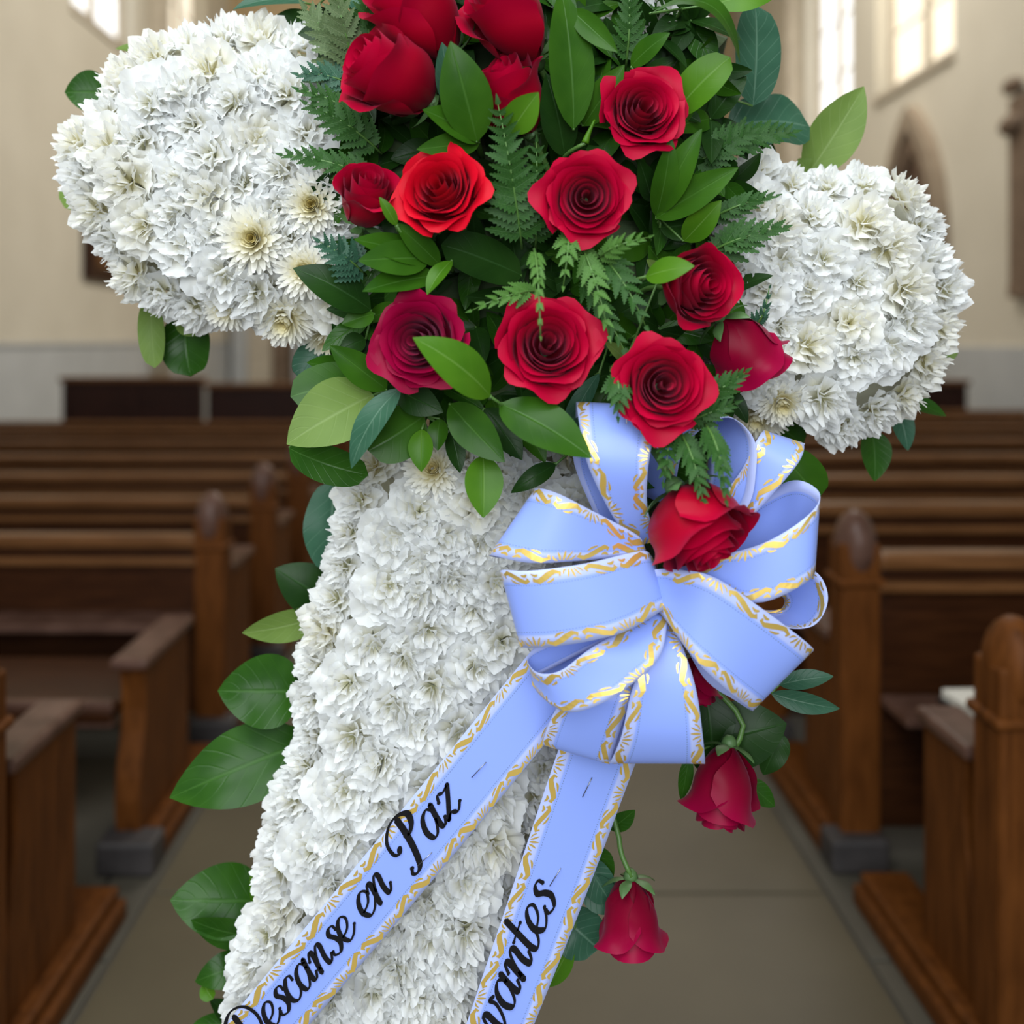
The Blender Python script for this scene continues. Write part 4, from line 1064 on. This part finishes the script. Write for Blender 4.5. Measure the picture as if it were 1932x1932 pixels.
LOOPS = [
 # loop standing up toward the roses
 ([(1200,1030,1.0),(1161,983,.975),(1110,880,.955),(1093,800,.962),(1087,758,.985),(1086,800,1.01),(1083,874,1.03),(1130,990,1.03)],
  [(1240,1020,1.0),(1222,960,.975),(1222,890,.955),(1233,820,.96),(1240,765,.985),(1215,800,1.01),(1165,890,1.03),(1190,1000,1.03)]),
 # back loop, upper outer
 ([(1300,1010,1.02),(1390,900,1.0),(1425,835,.992),(1442,812,1.01),(1432,840,1.03),(1320,1000,1.03)],
  [(1345,1050,1.02),(1405,990,1.0),(1500,882,.985),(1517,841,1.005),(1500,860,1.03),(1350,1030,1.03)]),
 # small open loop at the top
 ([(1270,960,1.03),(1285,860,1.01),(1325,808,.995),(1378,788,.99),(1422,828,.985),(1426,890,.985),(1408,960,.99),(1330,1030,1.0)],
  [(1205,930,1.08),(1215,830,1.06),(1265,775,1.05),(1310,752,1.05),(1340,790,1.045),(1338,850,1.045),(1325,930,1.05),(1270,1000,1.05)]),
 # open loop pointing out
 ([(1270,1075,.985),(1330,1055,.97),(1440,1025,.95),(1525,972,.945),(1546,930,.965),(1500,906,1.0),(1440,935,1.025),(1330,1020,1.03)],
  [(1270,1100,.985),(1340,1110,.97),(1430,1137,.95),(1520,1100,.945),(1538,1070,.965),(1520,1040,1.0),(1450,1045,1.03),(1330,1070,1.035)]),
 # small open loop below it
 ([(1390,1150,1.0),(1470,1182,.992),(1535,1180,.985),(1562,1130,.985),(1540,1080,1.0),(1480,1070,1.02),(1400,1085,1.03)],
  [(1380,1140,1.06),(1430,1150,1.055),(1470,1150,1.05),(1480,1135,1.05),(1470,1122,1.055),(1440,1118,1.06),(1390,1125,1.06)]),
 # hidden back of the lower loop
 ([(1150,1200,1.015),(1080,1290,.99),(1045,1345,.985),(1024,1405,1.0),(1060,1370,1.02),(1150,1220,1.025)],
  [(1230,1180,1.015),(1200,1280,.99),(1182,1340,.982),(1150,1440,1.0),(1170,1390,1.02),(1220,1200,1.025)]),
 # loop hanging straight down
 ([(1240,1150,.995),(1218,1230,.972),(1190,1310,.962),(1172,1390,.965),(1150,1440,.985),(1160,1400,1.01),(1200,1250,1.01)],
  [(1262,1165,.995),(1288,1220,.972),(1313,1300,.962),(1326,1390,.965),(1330,1441,.985),(1322,1390,1.01),(1290,1230,1.01)]),
 # lower open loop
 ([(1225,1150,.985),(1170,1190,.962),(1112,1225,.945),(1056,1266,.948),(1012,1268,.962),(996,1236,.99),(1050,1205,1.0),(1200,1140,1.0)],
  [(1260,1160,.98),(1250,1225,.955),(1215,1272,.945),(1135,1327,.94),(1062,1342,.952),(1004,1290,.98),(1040,1262,1.0),(1200,1180,1.0)]),
 # loop running down to the side
 ([(1225,1075,.975),(1268,1074,.962),(1345,1088,.942),(1440,1150,.942),(1533,1222,.962),(1500,1215,.99),(1400,1140,1.01),(1280,1090,1.0)],
  [(1240,1150,.975),(1260,1175,.962),(1310,1243,.942),(1370,1300,.942),(1420,1341,.962),(1388,1322,.99),(1325,1275,1.0),(1260,1150,1.0)]),
 # upper side loop
 ([(1215,1030,.985),(1200,1008,.972),(1110,960,.95),(1050,930,.95),(1012,921,.97),(1020,935,1.0),(1100,980,1.02),(1200,1030,1.01)],
  [(1225,1060,.985),(1208,1048,.972),(1090,1058,.95),(1000,1062,.95),(929,1048,.97),(940,1052,1.0),(1050,1060,1.02),(1200,1050,1.01)]),
 # widest side loop
 ([(1230,1050,.98),(1208,1040,.964),(1100,1064,.94),(1000,1077,.94),(946,1076,.96),(965,1090,.99),(1060,1090,1.01),(1210,1080,1.0)],
  [(1262,1135,.98),(1248,1152,.964),(1170,1195,.94),(1060,1218,.94),(986,1222,.96),(1000,1215,.99),(1080,1200,1.01),(1230,1120,1.0)]),
]
for A, B in LOOPS: ribbon('loop', A, B)
T1 = ([(1085,1125,1.015),(994,1238,1.03),(720,1575,1.042),(454,1898,1.046),(380,1988,1.046)], [(1160,1245,1.015),(1023,1410,1.03),(800,1680,1.042),(585,1932,1.046),(505,2028,1.046)])
T2 = ([(1100,1290,1.022),(1050,1425,1.034),(965,1680,1.044),(880,1932,1.046),(850,2020,1.046)], [(1245,1320,1.022),(1197,1445,1.034),(1105,1690,1.044),(1008,1932,1.046),(975,2020,1.046)])
tail1 = ribbon('tail', *T1, n=40)[0]; tail2 = ribbon('tail', *T2, n=40)[0]

# ---- script lettering, every letter a raised flat stroke on the ribbon
GL = {
 'e': (.62, [[(.02,.30),(.40,.46),(.56,.80),(.38,1.0),(.14,.80),(.05,.38),(.24,.02),(.50,.10),(.72,.36)]]),
 's': (.58, [[(.60,.80),(.56,1.0),(.38,1.04),(.26,.84),(.42,.56),(.48,.26),(.30,.0),(.06,.08),(.06,.24)]]),
 'c': (.60, [[(.50,.78),(.48,.98),(.28,1.0),(.08,.64),(.08,.20),(.28,.0),(.48,.10),(.60,.28)]]),
 'a': (.84, [[(.58,.80),(.42,1.0),(.16,.84),(.04,.42),(.14,.04),(.34,.06),(.54,.50),(.62,.98)], [(.64,1.02),(.58,.50),(.58,.08),(.70,.03),(.82,.24)]]),
 'n': (.84, [[(-.04,.70),(.10,.98),(.20,.88),(.16,.40),(.12,.0)], [(.13,.10),(.30,.70),(.48,1.0),(.60,.86),(.54,.40),(.58,.04),(.70,.05),(.82,.26)]]),
 'z': (.70, [[(.06,.78),(.16,1.0),(.36,.92),(.62,1.0)], [(.62,1.0),(.34,.52),(.02,.02)], [(.02,.02),(.22,.14),(.44,-.02),(.66,.18)]]),
 'v': (.70, [[(-.04,.70),(.08,1.0),(.20,.86),(.18,.30),(.26,.0),(.46,.24),(.60,.70),(.54,1.0),(.70,.92)]]),
 't': (.52, [[(.22,1.62),(.16,.90),(.12,.24),(.22,.0),(.42,.08),(.58,.36)], [(-.10,.98),(.14,1.02),(.44,1.04)]]),
 'P': (1.02, [[(.50,1.66),(.50,1.10),(.44,.40),(.30,-.20),(.08,-.34),(-.06,-.22),(.02,-.06)], [(.06,.84),(-.06,.70),(-.22,.86),(-.20,1.34),(.12,1.70),(.52,1.76),(.88,1.52),(.84,1.14),(.60,.92),(.44,.98)]]),
 'D': (1.22, [[(.36,1.62),(.36,1.0),(.28,.36),(.06,.02),(-.14,.10),(-.10,.26)], [(.02,.06),(.30,.10),(.62,-.02),(.98,.30),(1.10,.94),(.86,1.58),(.36,1.86),(-.10,1.64),(-.24,1.26),(-.08,1.06)]]),
}
def letter(ch, ox, oy, e1, e2, sx, sy, depth, par):
    V, Fc = [], []
    for st in GL[ch][1]:
        n = max(10, len(st) * 5)
        cv = catmull([(x + .22 * y, y, 0) for x, y in st], n)
        off = len(V)
        for k, c in enumerate(cv):
            d = (cv[min(k + 1, n - 1)] - cv[max(k - 1, 0)]).normalized()
            dn = abs(d.y) if d.y < 0 else abs(d.y) * .35
            w = .036 + .062 * dn ** 1.2
            if k in (0, n - 1): w = max(w, .055)
            if ch in 'PD': w *= 1.15
            for e in (-1, 1):
                x, y = c.x - d.y * w * e, c.y + d.x * w * e
                px = ox + e1[0] * x * sx + e2[0] * y * sy; py = oy + e1[1] * x * sx + e2[1] * y * sy
                V.append(P(px, py, depth(px, py)) - bl)
        for k in range(n - 1):
            Fc.append((off + 2 * k, off + 2 * k + 1, off + 2 * k + 3, off + 2 * k + 2))
        for kk, c in ((0, cv[0]), (n - 1, cv[-1])):     # round pen ends
            o2 = len(V); rr = .066 if ch not in 'PD' else .08
            for q in range(10):
                x, y = c.x + rr * math.cos(q * PI / 5), c.y + rr * math.sin(q * PI / 5)
                px = ox + e1[0] * x * sx + e2[0] * y * sy; py = oy + e1[1] * x * sx + e2[1] * y * sy
                V.append(P(px, py, depth(px, py) - .00004) - bl)
            Fc.append(tuple(range(o2, o2 + 10)))
    o = link('letter', mesh_data('letter', V, Fc, M['ink'], None, False), par)
    return o
def tail_depth(T):
    a = [p[1] for p in T[0]]
    def f(px, py):
        # depth of the tail surface where this sight line meets it (tails run almost flat)
        best = None
        ea = f.ea; eb = f.eb
        lo = 1e9
        for i in range(len(ea) - 1):
            m0 = ((ea[i][0] + eb[i][0]) / 2, (ea[i][1] + eb[i][1]) / 2)
            dd = (m0[0] - px) ** 2 + (m0[1] - py) ** 2
            # compare along the tail direction only
            ux, uy = ea[-1][0] - ea[0][0], ea[-1][1] - ea[0][1]
            k = abs((px - m0[0]) * ux + (py - m0[1]) * uy)
            if k < lo: lo, best = k, (ea[i][2] + eb[i][2]) / 2
        return best - .0016
    f.ea = [tuple(v) for v in catmull(T[0], 60)]; f.eb = [tuple(v) for v in catmull(T[1], 60)]
    return f
def write(word, x0, y0, x1, y1, sy, T, par):
    """word from (x0, y0) to (x1, y1) along its baseline"""
    L = math.hypot(x1 - x0, y1 - y0); e1 = ((x1 - x0) / L, (y1 - y0) / L); e2 = (e1[1], -e1[0])
    adv = sum(GL[c][0] for c in word); sx = L / adv; x = 0
    df = tail_depth(T)
    for c in word:
        letter(c, x0 + e1[0] * x * sx, y0 + e1[1] * x * sx, e1, e2, sx, sy, df, par)
        x += GL[c][0]
write('Descanse', 470, 1993, 674, 1760, 44, T1, tail1)
write('en', 692, 1738, 744, 1674, 44, T1, tail1)
write('Paz', 775, 1637, 874, 1516, 47, T1, tail1)
write('vantes', 946, 1955, 1053, 1692, 46, T2, tail2)
for T, par, (x0, y0, x1, y1) in ((T1, tail1, (890, 1467, 917, 1438)), (T1, tail1, (788, 1634, 815, 1608)), (T2, tail2, (1099, 1504, 1117, 1467)), (T2, tail2, (1037, 1672, 1058, 1638))):
    df = tail_depth(T)
    vs, f = tube([P(x0, y0, df(x0, y0)) - bl, P(x1, y1, df(x1, y1)) - bl], .0005, 6)
    link('staple', mesh_data('staple', vs, f, M['wire']), par)
# wire pick that pins the bow
vs, f = tube([P(1182, 700, .99) - bl, P(1182, 800, .95) - bl], .0007, 6); link('wire_pick', mesh_data('wire_pick', vs, f, M['wire']), bow)
